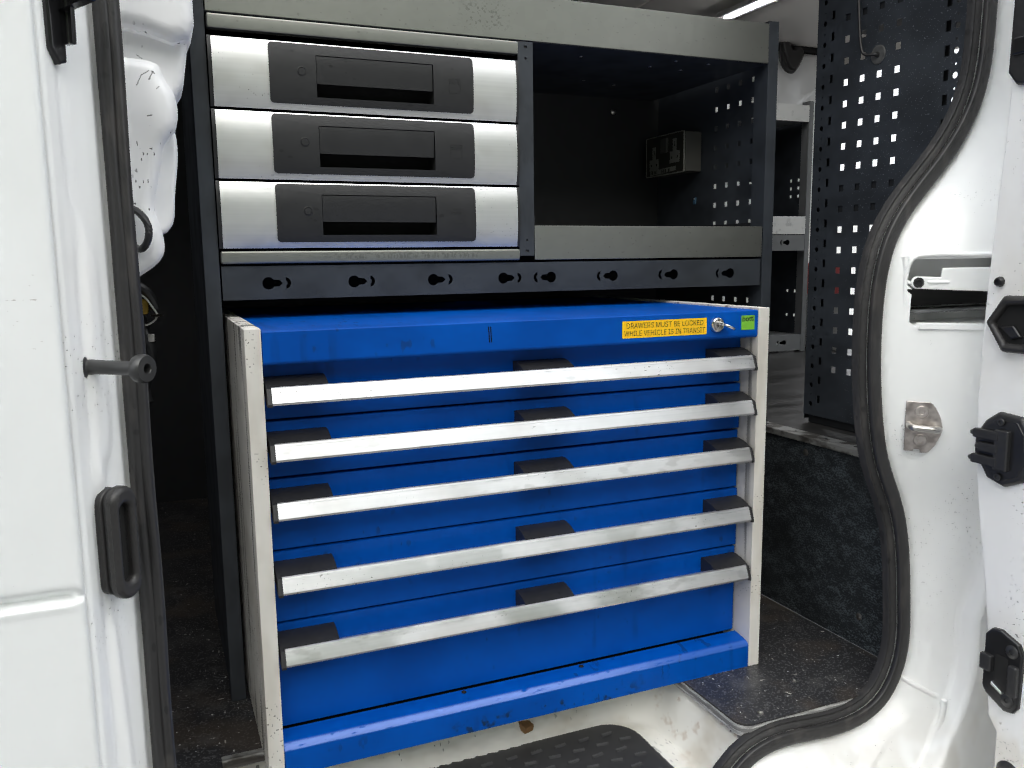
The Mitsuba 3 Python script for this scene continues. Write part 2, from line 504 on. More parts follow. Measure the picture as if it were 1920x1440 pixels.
bsdf('antenna_disc', 0.5, proc(lambda p, n, uv: MIX((.11, .11, .108), (.05, .05, .049), FBM(p.x * 60, p.y * 120, p.z * 120, 3))))
bsdf('asphalt', 0.5, (.11, .11, .112))
bsdf('render_white', 0.8, (.72, .72, .70))
bsdf('leaf', 0.5, (.10, .18, .03))
bsdf('bark', 0.8, (.09, .07, .05))
bsdf('bag_fabric', 0.8, (.010, .010, .012))
scene['lamp_lens'] = {'type': 'twosided', 'bsdf': {'type': 'diffuse', 'reflectance': {'type': 'rgb', 'value': [.8, .8, .8]}}}
scene['water_drop'] = {'type': 'dielectric', 'int_ior': 1.33}

# ------------------------------------------------------------------ the ground, wall and hedge outside
put('ground', bx(-60, 90, -60, 60, -0.72, -0.62), 'asphalt', False, kind='structure')
put('garden_wall', rbox(9.0, 9.25, -6, 16, -0.62, 1.15, 0.02), 'render_white', 30,
    label='pale rendered boundary wall seen in small pieces through the perforated panel', category='wall')

# ------------------------------------------------------------------ the van
VAN = thing('van', 'white panel van with its sliding side door open on a fitted load space', 'van')
pt = lambda name: f'{VAN}__{name}'

# front door skin with the pressed crease
xs = np.concatenate([np.linspace(-0.75, -0.22, 14), np.linspace(-0.215, -0.182, 12)])
zs = np.concatenate([np.linspace(-0.35, 0.355, 18), np.linspace(0.36, 0.405, 28), np.linspace(0.415, 1.25, 24)])
zc = 0.3765
P = []
for z in zs:
    row = []
    for x in xs:
        y = -0.236 - 0.006 * math.exp(-((z - 0.62) / 0.35) ** 2) + 0.05 * max(0, z - 0.75) ** 2
        k = 1 / (1 + math.exp((x + 0.1835) / 0.0018))
        d = z - zc
        if d >= 0:
            g = 0.0125 * math.exp(-(d / 0.0065) ** 2)
        else:
            g = 0.0125 * math.exp(-(d / 0.0024) ** 2) - 0.0008 * math.exp(-((d + 0.007) / 0.004) ** 2)
        row.append((x, y + g * k, z))
    for a in np.linspace(0.25, 1, 5) * PI / 2:       # hem of the skin
        r = 0.0055
        row.append((-0.182 + r * math.sin(a), row[len(xs) - 1][1] + r * (1 - math.cos(a)), z))
    row.append((-0.1765, row[-1][1] + 0.004, z))
    P.append(row)
put(pt('front_door'), grid(P), 'white_door', 40)

# front pillar (shut face with pressings), a slanted section drawn up the height
prof = np.array([(-0.1790, -0.2265), (-0.1755, -0.2268), (-0.1722, -0.2245), (-0.169, -0.2190), (-0.1660, -0.2130), (-0.1635, -0.2055), (-0.160, -0.201),
                 (-0.152, -0.189), (-0.146, -0.180), (-0.1415, -0.172), (-0.1388, -0.166), (-0.1372, -0.158), (-0.1345, -0.154), (-0.122, -0.150)])
prof = spline(prof, 46)
PA = np.array([0.76, -0.65, 0.0]); PB = np.array([0.65, 0.76, 0.0])
PN = np.array([0.868, -0.496, 0.0]); PT = np.array([0.496, 0.868, 0.0])
zs = np.linspace(-0.35, 1.25, 200)
P = []
for z in zs:
    row = []
    for i, (x, y) in enumerate(prof):
        s = (np.array([x, y, 0]) - np.array([-0.1765, -0.2185, 0])) @ PT       # 0 .. about 0.08
        w = math.exp(-((s - 0.030) / 0.017) ** 4)
        pad = 0.0042 / (1 + math.exp((abs(z - 0.60) - 0.115 + 1.4 * (s - 0.03)) / 0.007))
        dent = -0.0028 * math.exp(-((s - 0.018 - 0.05 * (z - 0.62)) / 0.007) ** 2) * (0.5 + 0.5 * math.tanh((z - 0.50) / 0.02)) * (0.5 - 0.5 * math.tanh((z - 0.72) / 0.03))
        dent2 = 0.0035 * math.exp(-((s - 0.026 + 0.22 * (z - 0.46)) / 0.007) ** 2) * math.exp(-((z - 0.47) / 0.06) ** 2)
        low = 0.0040 * math.exp(-((s - 0.022 - 0.06 * (0.36 - z)) / 0.008) ** 2) * (0.5 - 0.5 * math.tanh((z - 0.33) / 0.02))
        o = w * (pad + dent + dent2 + low)
        row.append((x + PN[0] * o, y + PN[1] * o, z))
    P.append(row)
put(pt('front_pillar'), grid(P), 'white_paint', 40)

# left run of the door seal
sp = [(-0.1335, -0.150), (-0.1335, -0.160), (-0.1310, -0.1665), (-0.1265, -0.1690), (-0.1225, -0.1680), (-0.1205, -0.1655), (-0.1185, -0.1668), (-0.1150, -0.1672), (-0.1115, -0.1640),
      (-0.1100, -0.1580), (-0.1105, -0.150)]
zs = np.linspace(-0.3, 1.25, 90)
P = [[(x + 0.0006 * math.sin(z * 23) * (x > -.13), y + 0.0007 * math.sin(z * 31 + x * 400), z) for x, y in sp] for z in zs]
put(pt('door_seal'), grid(P), 'seal_rubber', 40, label='straight black rubber seal up the front pillar')
put(pt('seal_carrier'), rbox(-0.140, -0.112, -0.149, -0.135, -0.3, 1.25, 0.001), 'white_paint')

# guide pin on the pillar
def on_pillar(t, z):
    """A point of the pillar's slanted face, t metres from its outer edge."""
    return np.array([-0.1765, -0.2185, 0]) + PT * t + PN * 0.0035 + np.array([0, 0, z])


o = on_pillar(0.026, 0.586)
gp = pt('guide_pin')
put(gp, lathe([(0, -.006), (.0138, -.006), (.0138, .002), (.0120, .0042), (.0080, .0048), (.0068, .007), (.0066, .0545), (.0085, .0565), (.0126, .058), (.0136, .061), (.0134, .0655), (.0120, .0685), (.0050, .0687), (.0040, .0670), (.0038, .060), (0, .060)], o, PA), 'dark_steel', 35)
# rubber buffer under it: an oval foot and an oval hollow ring
o = on_pillar(0.030, 0.415)
ob = pt('oval_buffer')
st = lambda w, h: LineString([(0, -h / 2 + w), (0, h / 2 - w)]).buffer(w, quad_segs=10)
put(ob, puff(st(.0146, .107), [PB, (0, 0, 1), PA, o + PA * .0125], .022, .0018, .004), 'rubber', 45, label='oval rubber buffer with a hollow middle on the front pillar')
put(ob + '__ring', puff(st(.0155, .112).difference(st(.0068, .078)), [PB, (0, 0, 1), PA, o + PA * .029], .0105, .005, .003), 'rubber', 45)
put(ob + '__neck', plate(st(.0120, .104), [PB, (0, 0, 1), PA, o + PA * .0115], .0075), 'black_plastic', False)
put(ob + '__hollow', plate(st(.0105, .088), [PB, (0, 0, 1), PA, o + PA * .0192], .0006), 'void_black')
# black catch at the top of the pillar
o = on_pillar(0.012, 0.893)
ct = pt('door_catch')
put(ct, puff(Polygon([(-.009, -.026), (.001, -.038), (.009, -.035), (.010, .08), (-.010, .08)]), [PB, (0, 0, 1), PA, o + PA * .010], .016, .003, .004), 'black_gloss', 45, label='glossy black catch high on the front pillar')
put(ct + '__tongue', puff(Polygon([(-.004, -.020), (.004, -.020), (.005, .02), (-.004, .02)]).buffer(.001), [PA, (0, 0, 1), PB, o + PA * .016 + PB * .010], .006, .002, .003), 'black_gloss', 45)
put(ct + '__lever', puff(Polygon([(0, .010), (.012, .004), (.042, .010), (.046, .016), (.045, .030), (0, .030)]), [PA, (0, 0, 1), PB, o + PB * .014 + (0, 0, .004)], .012, .003, .003), 'black_gloss', 45)

# inner pillar lining: pressed white shapes between the seal and the rack
tr = pt('pillar_lining')
put(tr, puff(Polygon([(-.20, 1.25), (-.033, 1.25), (-.0335, .955), (-.040, .940), (-.058, .934), (-.090, .944), (-.20, .958)]), XZ(0.004), .10, .016, .006), 'trim_white', 50, label='white pressed lining behind the front pillar, scratched')
put(tr + '__neck', puff(Polygon([(-.20, .99), (-.040, .99), (-.042, .93), (-.048, .892), (-.061, .872), (-.085, .86), (-.20, .86)]), XZ(0.035), .09, .010, .006), 'trim_white', 50)
lo = spline([(-.110, .915), (-.080, .911), (-.0735, .906), (-.071, .897), (-.062, .880), (-.0575, .857), (-.0620, .836), (-.0745, .819), (-.0790, .803), (-.0865, .768), (-.0905, .746), (-.0860, .728), (-.0825, .710), (-.0838, .692), (-.100, .674), (-.130, .648)], 60)
bulge = lambda a, b: 0.008 * np.exp(-(((a + .078) / .024) ** 2 + ((b - .855) / .045) ** 2)) + 0.005 * np.exp(-(((a + .10) / .03) ** 2 + ((b - .71) / .045) ** 2))
put(tr + '__pressing', puff(Polygon(np.vstack([[(-.20, .918)], lo, [(-.20, .60)]])), XZ(0.010), .08, .013, .0045, bulge), 'trim_white', 50)
put(tr + '__flange', puff(Polygon(spline([(-.13, .86), (-.063, .845), (-.0605, .80), (-.0665, .755), (-.0745, .722), (-.0835, .716), (-.13, .71), (-.14, .80), (-.13, .86)], 40)), XZ(0.045), .06, .006, .006), 'trim_white', 50)
put(pt('lining_cable'), tube(spline([(-.118, .012, .742), (-.104, -.012, .735), (-.0985, -.016, .722), (-.100, -.014, .708), (-.114, .012, .702)], 24), .0042), 'black_plastic')

# bulkhead behind the pillar, dark
put(pt('bulkhead'), bx(-0.62, -0.60, -0.14, 1.55, -0.02, 1.42), 'rack_black', False)

# floor: vinyl on layered board, cut out round the step
outer = Polygon([(-.6, -.1465), (1.0, -.1465), (1.0, 1.5), (-.6, 1.5)])
cut = unary_union([rrect(-.055, .652, -.40, .082, .02)])
floor_poly = outer.difference(cut).buffer(-.022).buffer(.022)
put(pt('floor'), plate(floor_poly, XY(-.003), .003), 'vinyl_floor', False)
fb = pt('floor_board')
put(fb, plate(floor_poly.buffer(-.0012), XY(-.0085), .0055), 'ply_light', False)
put(fb, plate(floor_poly.buffer(-.0004), XY(-.0135), .0050), 'ply_dark', False)
put(fb, plate(floor_poly.buffer(-.0018), XY(-.0205), .0070), 'ply_light', False)
for x, y in ((.815, -.070), (.93, .20), (.70, -.128)):
    put(pt('floor_screw'), lathe([(0, 0), (.0020, 0), (.0024, .0010), (.0048, .0014), (.0048, .0), ], (x, y, .0002), (0, 0, 1), 16), 'steel', 30)
es = [(.052, 0.0), (.052, .0035), (.058, .0045), (.0585, .0032), (.066, .0032), (.0665, .0045), (.074, .0045), (.0745, .0032), (.080, .0032), (.0835, .0008), (.0835, 0)]
put(pt('floor_edging'), prism_x(es, -.055, .020), 'worn_alu', 20)

# step well: a pressed tray let into the sill
gx = np.linspace(-.075, .672, 120)
gy = np.linspace(-.152, .115, 60)
reg = rrect(-.070, .668, -.60, .112, .075)
P = np.zeros((len(gx), len(gy), 3))
XX, YY = np.meshgrid(gx, gy, indexing='ij')
ins = shapely.contains_xy(reg, XX.ravel(), YY.ravel())
dd = np.where(ins, shapely.distance(reg.boundary, shapely.points(XX.ravel(), YY.ravel())), 0).reshape(XX.shape)
tt = np.clip(dd / .040, 0, 1)
Z = -.0212 - .079 * (tt * tt * (3 - 2 * tt)) + .0012 * meshkit.noise(np.stack([XX * 20, YY * 20, XX * 0], -1))
put(pt('step_well'), grid(np.stack([XX, YY, Z], -1)), 'well_paint', 50, label='white pressed step well under the drawer cabinet, dirty and scratched')

gr = []
for _ in range(150):
    x, y = rng.uniform(.66, .99), rng.uniform(-.14, .25)
    if _ % 3 == 0:
        x, y = rng.uniform(-.17, -.02), rng.uniform(.05, .6)
    m = trimesh.creation.icosphere(subdivisions=0)
    m.apply_scale(rng.uniform(.0005, .0016)); m.apply_scale([1, rng.uniform(.5, 1.6), .5])
    m.apply_translation((x, y, .0004)); gr.append(m)
put(pt('floor_grit'), cat(gr), 'ply_light', False, kind='stuff')

# wheel box side with carpet, platform and its edging
put(pt('wheel_box'), rbox(1.0, 1.012, -.14, 1.5, 0.0, .338, .001), 'carpet_lining', 20, label='black carpeted side of the raised rear floor')
for y, z in ((.128, .318), (-.018, .055)):
    put(pt('wheel_box__screw'), lathe([(0, .0022), (.003, .0022), (.0062, .001), (.0065, 0)], (1.0, y, z), (-1, 0, 0), 18), 'steel', 30)
put(pt('platform'), bx(1.0135, 2.36, -.15, 1.5, .325, .345), 'platform_vinyl', False, label='dark shiny raised rear floor')
put(pt('platform_edging'), rbox(.9935, 1.030, -.14, 1.5, .338, .3495, .0012), 'worn_alu', 20)
for y in (-.05, .02, .09, .17, .25, .36, .5):
    put(pt('platform_edging__screw'), lathe([(0, .0012), (.0028, .001), (.003, 0)], (1.012, y, .3495), (0, 0, 1), 12), 'dark_steel', 30)

# shell: far side, near side behind the door, roof, header
put(pt('far_wall'), bx(-.6, 2.36, 1.5, 1.53, -.02, 1.55), 'white_inner', False)
put(pt('shade_sheet'), bx(-.6, 1.985, 1.494, 1.4985, -.02, 1.40), 'rack_black', False)  # black sheet added so the far wall reads as deep shade
put(pt('side_wall'), bx(1.13, 2.36, -.15, -.135, .30, 1.10), 'white_inner', False)
put(pt('side_wall_top'), mapped(bx(1.06, 2.36, 0, .43, -.012, .0), [(1, 0, 0), (0, .50, .866), (0, -.866, .50), (0, -.15, 1.08)]), 'white_inner', False)
for x0, x1 in ((-.65, 1.297), (1.302, 1.50), (1.66, 2.36)):
    put(pt('roof'), rbox(x0, x1, .03, 1.56, 1.42, 1.44, .003), 'roof_lining')
put(pt('roof_bow'), prism_z([(1.48, .04), (1.68, .04), (1.68, 1.5), (1.48, 1.5)], 1.432, 1.45), 'roof_lining')
put(pt('rear_header'), rbox(2.28, 2.36, -.15, 1.5, 1.33, 1.42, .02), 'roof_lining')
put(pt('corner_panel'), puff(Polygon([(1.93, 1.215), (2.10, 1.215), (2.17, 1.26), (2.225, 1.30), (2.225, 1.395), (1.93, 1.395)]).buffer(.01), XZ(1.46), .05, .02, .02, lambda a, b: -.015 * np.exp(-(((a - 2.14) / .05) ** 2 + ((b - 1.27) / .04) ** 2))), 'white_inner', 50)
put(pt('corner_channel'), rbox(1.90, 2.30, 1.44, 1.49, 1.405, 1.419, .002), 'void_black')

# curved run of the seal: outline of the door opening (x, z)
seal = [(1.060, 1.25), (1.058, 1.12), (1.054, 1.042), (1.052, .983), (1.044, .923), (1.022, .870), (.974, .807), (.921, .750), (.885, .701), (.868, .648), (.864, .588), (.868, .510), (.873, .447), (.890, .381), (.922, .311),
        (.942, .233), (.951, .149), (.951, .067), (.938, .020), (.911, -.014), (.871, -.035), (.808, -.041), (.735, -.038), (.688, -.040), (.655, -.052), (.628, -.075), (.600, -.105), (.56, -.125), (.48, -.130), (.30, -.130)]
sl = spline(seal, 260, 2e-5)
tan = np.gradient(sl, axis=0); tan /= np.linalg.norm(tan, axis=1, keepdims=True)
inn = np.stack([tan[:, 1], -tan[:, 0]], -1)           # towards the opening (left of the way down)
RB = 0.0104
mid = sl + inn * RB
path = np.stack([mid[:, 0], np.full(len(mid), -.163), mid[:, 1]], -1)
bp = [(RB * np.sign(math.cos(a)) * abs(math.cos(a)) ** .7, .0065 * np.sign(math.sin(a)) * abs(math.sin(a)) ** .75 + .0010 * math.cos(2 * a)) for a in np.linspace(0, 2 * PI, 24, endpoint=False)]
put(pt('door_seal'), sweep(path, bp, up=(0, -1, 0)), 'seal_rubber', 50, label='curved black rubber seal round the rear edge of the door opening')
i2 = np.arange(0, len(sl))
wob = 0.0008 * np.sin(np.arange(len(sl)) * 2.1)
lipm = sl + inn * (2 * RB + .0032)
path = np.stack([lipm[:, 0], np.full(len(mid), -.1525) + wob * .3, lipm[:, 1]], -1)
lp = [(-.0066, -.008), (.0062, -.012), (.0066, -.003), (.0055, .0005), (.0036, .0006), (.0024, -.0006), (.0004, .0012), (-.0024, .0030), (-.0053, .0040), (-.0070, .0026)]
put(pt('door_seal_001__stitched_lip'), sweep(path, lp, up=(0, -1, 0)), 'seal_lip', 30)

# rear pillar: shut face drawn out from the seal, sideways above and downwards along the sill
ang = np.interp(sl[:, 1], [-.041, .0, .10, .30], [-60, -48, -22, 0])
ang = np.where(sl[:, 0] < .80, -60, ang)
ker = np.ones(9) / 9
ang = np.convolve(np.pad(ang, 4, mode='edge'), ker, 'valid')
od = np.stack([np.cos(np.radians(ang)), np.sin(np.radians(ang))], -1)
sc = np.interp(sl[:, 1], [-.06, .0, .15, .35, .8, 1.2], [.085, .062, .060, .112, .105, .105])
ss = np.concatenate([[-.02, -.006, .002, .007, .012], np.linspace(.018, 1, 18)])
P = []
for k in range(len(sl)):
    row = []
    s_c, y_c = sc[k], -.161 - (sc[k] - .010) * .80
    pr = [(-.022, -.148), (-.006, -.149), (.000, -.1505), (.004, -.1535), (.008, -.1585), (.012, -.1628)]
    for q in np.linspace(0, 1, 14)[1:]:
        pr.append((.012 + (s_c - .016) * q, -.1628 + (y_c + .1628) * q - .004 * math.sin(PI * q)))
    pr += [(s_c + .001, y_c - .004), (s_c + .0035, y_c - .010), (s_c + .005, y_c - .024), (s_c + .008, y_c - .031), (s_c + .014, y_c - .034), (s_c + .06, y_c - .036), (s_c + .16, y_c - .030)]
    for s, y in pr:
        q = sl[k] + od[k] * s
        bump = 0
        if q[1] < .0 and s > .012:
            bump = -.007 * math.exp(-((q[0] - .86 - 1.9 * (q[1] + .075)) / .012) ** 2) * math.exp(-((q[1] + .075) / .025) ** 2)
        row.append((q[0], y + bump, q[1]))
    P.append(row)
P = np.array(P)
m = grid(P)
c = m.triangles_center
pocket = (c[:, 2] > .580) & (c[:, 2] < .676) & (c[:, 0] > .8965)
m.update_faces(~pocket)
put(pt('rear_pillar'), m, 'white_paint', 50, label='white rear pillar and sill of the door opening, wet and dirty below')

# recess in the pillar with the door's roller arm
rc = pt('track_recess')
put(rc, cat([bx(.893, 1.27, -.122, -.118, .570, .684),            # back
             mapped(trimesh.creation.extrude_polygon(Polygon([(.8925, -.119), (.8965, -.119), (.8965, -.1765), (.8925, -.1735)]), .105, engine='earcut'), [(1, 0, 0), (0, 1, 0), (0, 0, 1), (0, 0, .572)]),
             prism_z([(.893, -.119), (1.27, -.119), (1.27, -.262), (1.02, -.262), (.975, -.236), (.8955, -.1775)], .674, .678),
             prism_z([(.893, -.119), (1.27, -.119), (1.27, -.262), (1.02, -.262), (.975, -.236), (.8955, -.1775)], .576, .580)]), 'white_paint', 30)
edge = spline([(1.0, -.2585, .6795), (.95, -.2205, .6795), (.915, -.1935, .6795), (.9005, -.182, .675), (.8945, -.1765, .655), (.8945, -.1765, .60), (.8965, -.178, .583), (.905, -.185, .5755), (.95, -.2195, .573), (1.0, -.2575, .572)], 60)
put(rc + '__rim', tube(edge, .0032, 10, up=(.6, .78, .05)), 'white_paint', 50)
put(rc + '__sill', sweep([(.910, -.186, .5795), (.94, -.209, .579), (1.0, -.253, .578)], [(-.010, -.004), (.012, -.004), (.012, .0030), (.004, .0045), (-.006, .0035), (-.010, .001)]), 'white_paint', 30)
put(rc + '__track', rbox(.922, 1.26, -.160, -.122, .605, .629, .002), 'void_black', 30)
put(rc + '__ledge', rbox(.915, 1.26, -.176, -.122, .596, .600, .001), 'rail_grey', 30)
am = pt('roller_arm')
AX = np.array([.80, -.60, 0]); AN = np.array([-.60, -.80, 0]); AO = np.array([.9005, -.1830, .6405])
af = [AX, (0, 0, 1), AN, AO]
arm = unary_union([LineString([(.006, 0), (.045, -.0015)]).buffer(.0088, quad_segs=8), Polygon([(.036, -.0102), (.12, -.0135), (.12, .0215), (.0375, .0205), (.0365, .010)])])
put(am, puff(arm.buffer(-.0015).buffer(.0015), af, .004, .0015, .006), 'white_paint', 40, label='white roller arm with a black screw in the recess of the rear pillar')
put(am + '__rib', puff(LineString([(.021, .0005), (.046, .0005)]).buffer(.0022), [AX, (0, 0, 1), AN, AO + AN * .0022], .002, .002, .0012), 'white_paint', 40)
put(am + '__screw', lathe([(0, .0052), (.0022, .0052), (.0026, .0062), (.0045, .0060), (.0066, .0035), (.0074, .0010), (.0074, -.001)], AO + AX * .0075, AN, 20), 'black_gloss', 35)

# weld bead seams of the pillar foot
def face_pt(x, z, off=.001):
    """The point of the rear pillar's sheet nearest in (x, z), a little proud."""
    k = np.argmin((P[..., 0] - x) ** 2 + (P[..., 2] - z) ** 2)
    return P.reshape(-1, 3)[k] * [0, 1, 0] + [x, -off, z]


put(pt('sealer_bead'), tube(spline([face_pt(x, z, .001) for x, z in ((.948, .022), (.955, .016), (.962, .012), (.970, .007), (.982, .0))], 30, 1e-6), .0042, 10), 'white_paint', 50)
put(pt('sealer_bead'), tube(spline([(.982, -.212, .0), (.978, -.212, -.03), (.966, -.210, -.065), (.955, -.209, -.098), (.952, -.209, -.14)], 30), .0042, 10), 'white_paint', 50)
put(pt('drain_plug'), lathe([(0, .006), (.006, .006), (.009, .003), (.010, 0)], face_pt(.972, -.112, .0), (-.4, -.9, .1), 20), 'black_plastic', 35)

# striker on the pillar
SO = np.array([.9165, -.2005, .4315])
k0 = np.argmin((P[..., 0] - SO[0]) ** 2 + (P[..., 2] - SO[2]) ** 2)
SO[1] = P.reshape(-1, 3)[k0][1] - .0050
SX = np.array([.776, -.630, 0]); SN = np.array([-.630, -.776, 0])
sf = [SX, (0, 0, 1), SN, SO]
sk = pt('striker')
shape = Polygon([(-.020, -.036), (-.008, -.036), (-.007, -.033), (.001, -.033), (.002, -.038), (.012, -.038), (.021, -.027), (.028, -.012), (.030, .001), (.027, .015), (.020, .029), (.013, .037), (-.020, .038)])
put(sk, puff(shape, sf, .003, .0012, .004), 'zinc', 30, label='tarnished steel striker plate with two screws on the rear pillar')
for b in (.0225, -.0195):
    put(sk + '__screw', lathe([(0, -.0004), (.0034, -.0002), (.0040, .0010), (.0070, .0012), (.0085, .0008), (.0092, -.0006)], SO + SX * .001 + np.array([0, 0, b]) + SN * .001, SN, 22), 'zinc', 30)
lp_ = [(-.014, .004, -.002), (-.0145, .003, .009), (-.011, .002, .016), (.0, .001, .018), (.014, .0, .018), (.0205, -.001, .014), (.0215, -.002, -.002)]
put(sk + '__loop', tube(spline([SO + SX * a + np.array([0, 0, b]) + SN * c for a, b, c in lp_], 40), .0050, 12), 'steel', 50)

# sliding door, slid back: its leading end
sd = pt('sliding_door')
yin = spline([(1.25, -.275), (1.10, -.283), (.997, -.285), (.884, -.290), (.78, -.285), (.674, -.279), (.49, -.274), (.416, -.277), (.34, -.285), (.262, -.297), (.152, -.313), (.09, -.318), (.045, -.322)], 70)
poly = Polygon(np.vstack([np.column_stack([yin[:, 1], yin[:, 0]]), [(-.337, .028), (-.337, -.30), (-.50, -.30), (-.47, .3), (-.42, .8), (-.44, 1.25)]]))
put(sd, puff(poly, YZ(.930), .36, .004, .02, lambda a, b: -.002 * np.exp(-((a + .31) / .02) ** 2)), 'slide_paint', 40, label='edge of the white sliding door pushed back at the right, dirty with water drops')
D = lambda y, z, off=0.0: np.array([.930 - off, y, z])
df = lambda y, z, off=0.0: [(0, -1, 0), (0, 0, 1), (-1, 0, 0), D(y, z, off)]
put(sd + '__screw', lathe([(0, .0045), (.002, .0045), (.0026, .006), (.0048, .0055), (.0062, .003), (.007, 0)], D(-.296, .6435, .0), (-1, 0, 0), 20), 'black_gloss', 35)
# diamond rubber buffer with a deep hollow
dia = Polygon([(-.026, .0), (-.006, .030), (.030, .030), (.050, .0), (.028, -.032), (-.004, -.032)]).buffer(.006)
dih = Polygon([(-.017, .0), (-.003, .019), (.024, .021), (.040, .0), (.022, -.022), (-.001, -.022)]).buffer(.004)
put(sd + '__buffer', puff(dia.difference(dih), df(-.3175, .590, .011), .012, .0075, .003), 'rubber', 45, label='diamond-shaped rubber buffer with a deep hollow')
put(sd + '__buffer_hollow', puff(dih.buffer(.002), df(-.3175, .590, .0012), .001, .001, .006, lambda a, b: -.0 * a), 'void_black', 45)
put(sd + '__buffer_flap', puff(Polygon([(-.016, -.004), (.006, -.002), (.018, -.017), (.004, -.021)]), df(-.3175, .590, .006), .004, .003, .003), 'black_gloss', 45)
# contact block
oc = Polygon([(-.034, .012), (-.020, .034), (-.004, .046), (.028, .044), (.040, .026), (.044, -.012), (.034, -.036), (.010, -.047), (-.014, -.040), (-.034, -.010)]).buffer(.003)
co = (-.316, .423)
put(sd + '__contact_plate', puff(oc, df(*co, .007), .008, .005, .003), 'black_plastic', 45, label='black oval contact plate with three sprung pins')
put(sd + '__contact_plate_face', puff(oc.buffer(-.008), df(*co, .0080), .002, .001, .004), 'black_gloss', 45)
put(sd + '__contact_housing', puff(rrect(-.002, .018, -.027, .027, .002), df(*co, .0150), .010, .002, .003), 'black_plastic', 40)
for b, l in ((.0175, -.033), (.0, -.025), (-.0175, -.034)):
    put(sd + '__contact_pin', rbox(.9140, .9230, co[0] - .004, co[0] - l, co[1] + b - .0062, co[1] + b + .0062, .0015), 'grip_plastic', 30)
    put(sd + '__contact_spring', lathe([(0, .004), (.0025, .004), (.0038, .002), (.004, -.004), (.0025, -.005), (.0025, -.01)], (.9185, co[0] - l + .001, co[1] + b), (0, 1, 0), 14), 'dark_steel', 35)
for b in (.037, -.037):
    put(sd + '__contact_screw', lathe([(0, .0005), (.0022, .0005), (.0026, .002), (.0045, .002), (.005, 0)], D(co[0] - .004, co[1] + b, .0102), (-1, 0, 0), 16), 'dark_steel', 30)
# lower guide plate
lo_ = Polygon([(-.026, .040), (-.018, .050), (-.006, .052), (.020, .042), (.026, .030), (.024, -.044), (.018, -.053), (.006, -.055), (-.020, -.042), (-.026, -.034)]).buffer(.002)
lc = (-.3435, .123)
put(sd + '__guide_plate', puff(lo_, df(*lc, .006), .007, .003, .003), 'black_gloss', 45, label='black lower guide plate with two screws')
for a, b in ((.013, .031), (.011, -.039)):
    put(sd + '__guide_screw', lathe([(0, .0006), (.0026, .0006), (.0030, .0022), (.0072, .0020), (.0092, .0008), (.0095, -.001)], D(lc[0] - a, lc[1] + b, .006), (-1, 0, 0), 22), 'dark_steel', 30)
put(sd + '__guide_block', puff(rrect(-.029, -.012, -.008, .015, .002), df(*lc, .013), .010, .002, .003), 'black_plastic', 40)
put(sd + '__guide_block', puff(rrect(.012, .025, -.030, .014, .003), df(*lc, .013), .010, .003, .003), 'black_plastic', 40)
put(sd + '__guide_slot', plate(rrect(-.009, .010, -.028, .020, .001), df(*lc, .0068), .0006), 'void_black', False)
put(sd + '__guide_tab', puff(Polygon([(-.010, -.020), (.006, -.028), (.006, -.032), (-.011, -.024)]), df(*lc, .012), .006, .001, .002), 'chrome', 40)
# upper hinge plate
up = Polygon([(-.006, .10), (-.0075, .012), (.004, -.003), (.03, -.006), (.03, .10)]).buffer(.003)
put(sd + '__hinge_plate', puff(up, df(-.300, .897, .006), .010, .005, .004), 'black_plastic', 45)
put(sd + '__hinge_block', puff(rrect(-.004, .03, .030, .052, .003), df(-.300, .897, .0095), .006, .003, .003), 'black_gloss', 40)
put(sd + '__foot_buffer', lathe([(0, .004), (.012, .004), (.018, 0), (.018, -.02)], (.93, -.360, -.022), (-1, 0, 0), 24), 'rubber', 35)

# water beads on the outer metal and the edge of the sliding door
beads = []
ico = trimesh.creation.icosphere(subdivisions=1)
def bead(p, n, r):
    m = ico.copy()
    v = np.array(m.vertices) * r
    n = np.asarray(n, float) / np.linalg.norm(n)
    h = v @ n
    v = v - np.outer(h, n) + np.outer(np.maximum(h, -.15 * r) * .55, n)
    beads.append(trimesh.Trimesh(v + p, m.faces, process=False))


for _ in range(620):
    i, j = rng.integers(60, 250), rng.integers(5, 22)
    p = P[i, j] + (P[min(i + 1, 259), j] - P[i, j]) * rng.random()
    if meshkit.noise(p * 16)[()] < .50:
        continue
    a = P[i + 1, j] - P[i, j]; b = P[i, j + 1] - P[i, j]
    n = np.cross(a, b); n = n if n[1] < 0 else -n
    if .57 < p[2] < .68 and p[0] > .885:
        continue
    bead(p, n, rng.uniform(.0007, .0022) * (1.3 if rng.random() < .12 else 1))
for _ in range(300):
    z = rng.uniform(0, 1.0)
    y = np.interp(z, yin[::-1, 0], yin[::-1, 1]) - rng.uniform(.004, .05)
    p = np.array([.932 - .002 + .002 * 0, y, z])
    if meshkit.noise(p * [0, 30, 14])[()] < .48:
        continue
    bead(p, (-1, 0, 0), rng.uniform(.0006, .0020))
put(pt('water_beads'), cat(beads), 'water_drop', True, kind='stuff', label='small beads of rain water on the white rear pillar and sliding door')

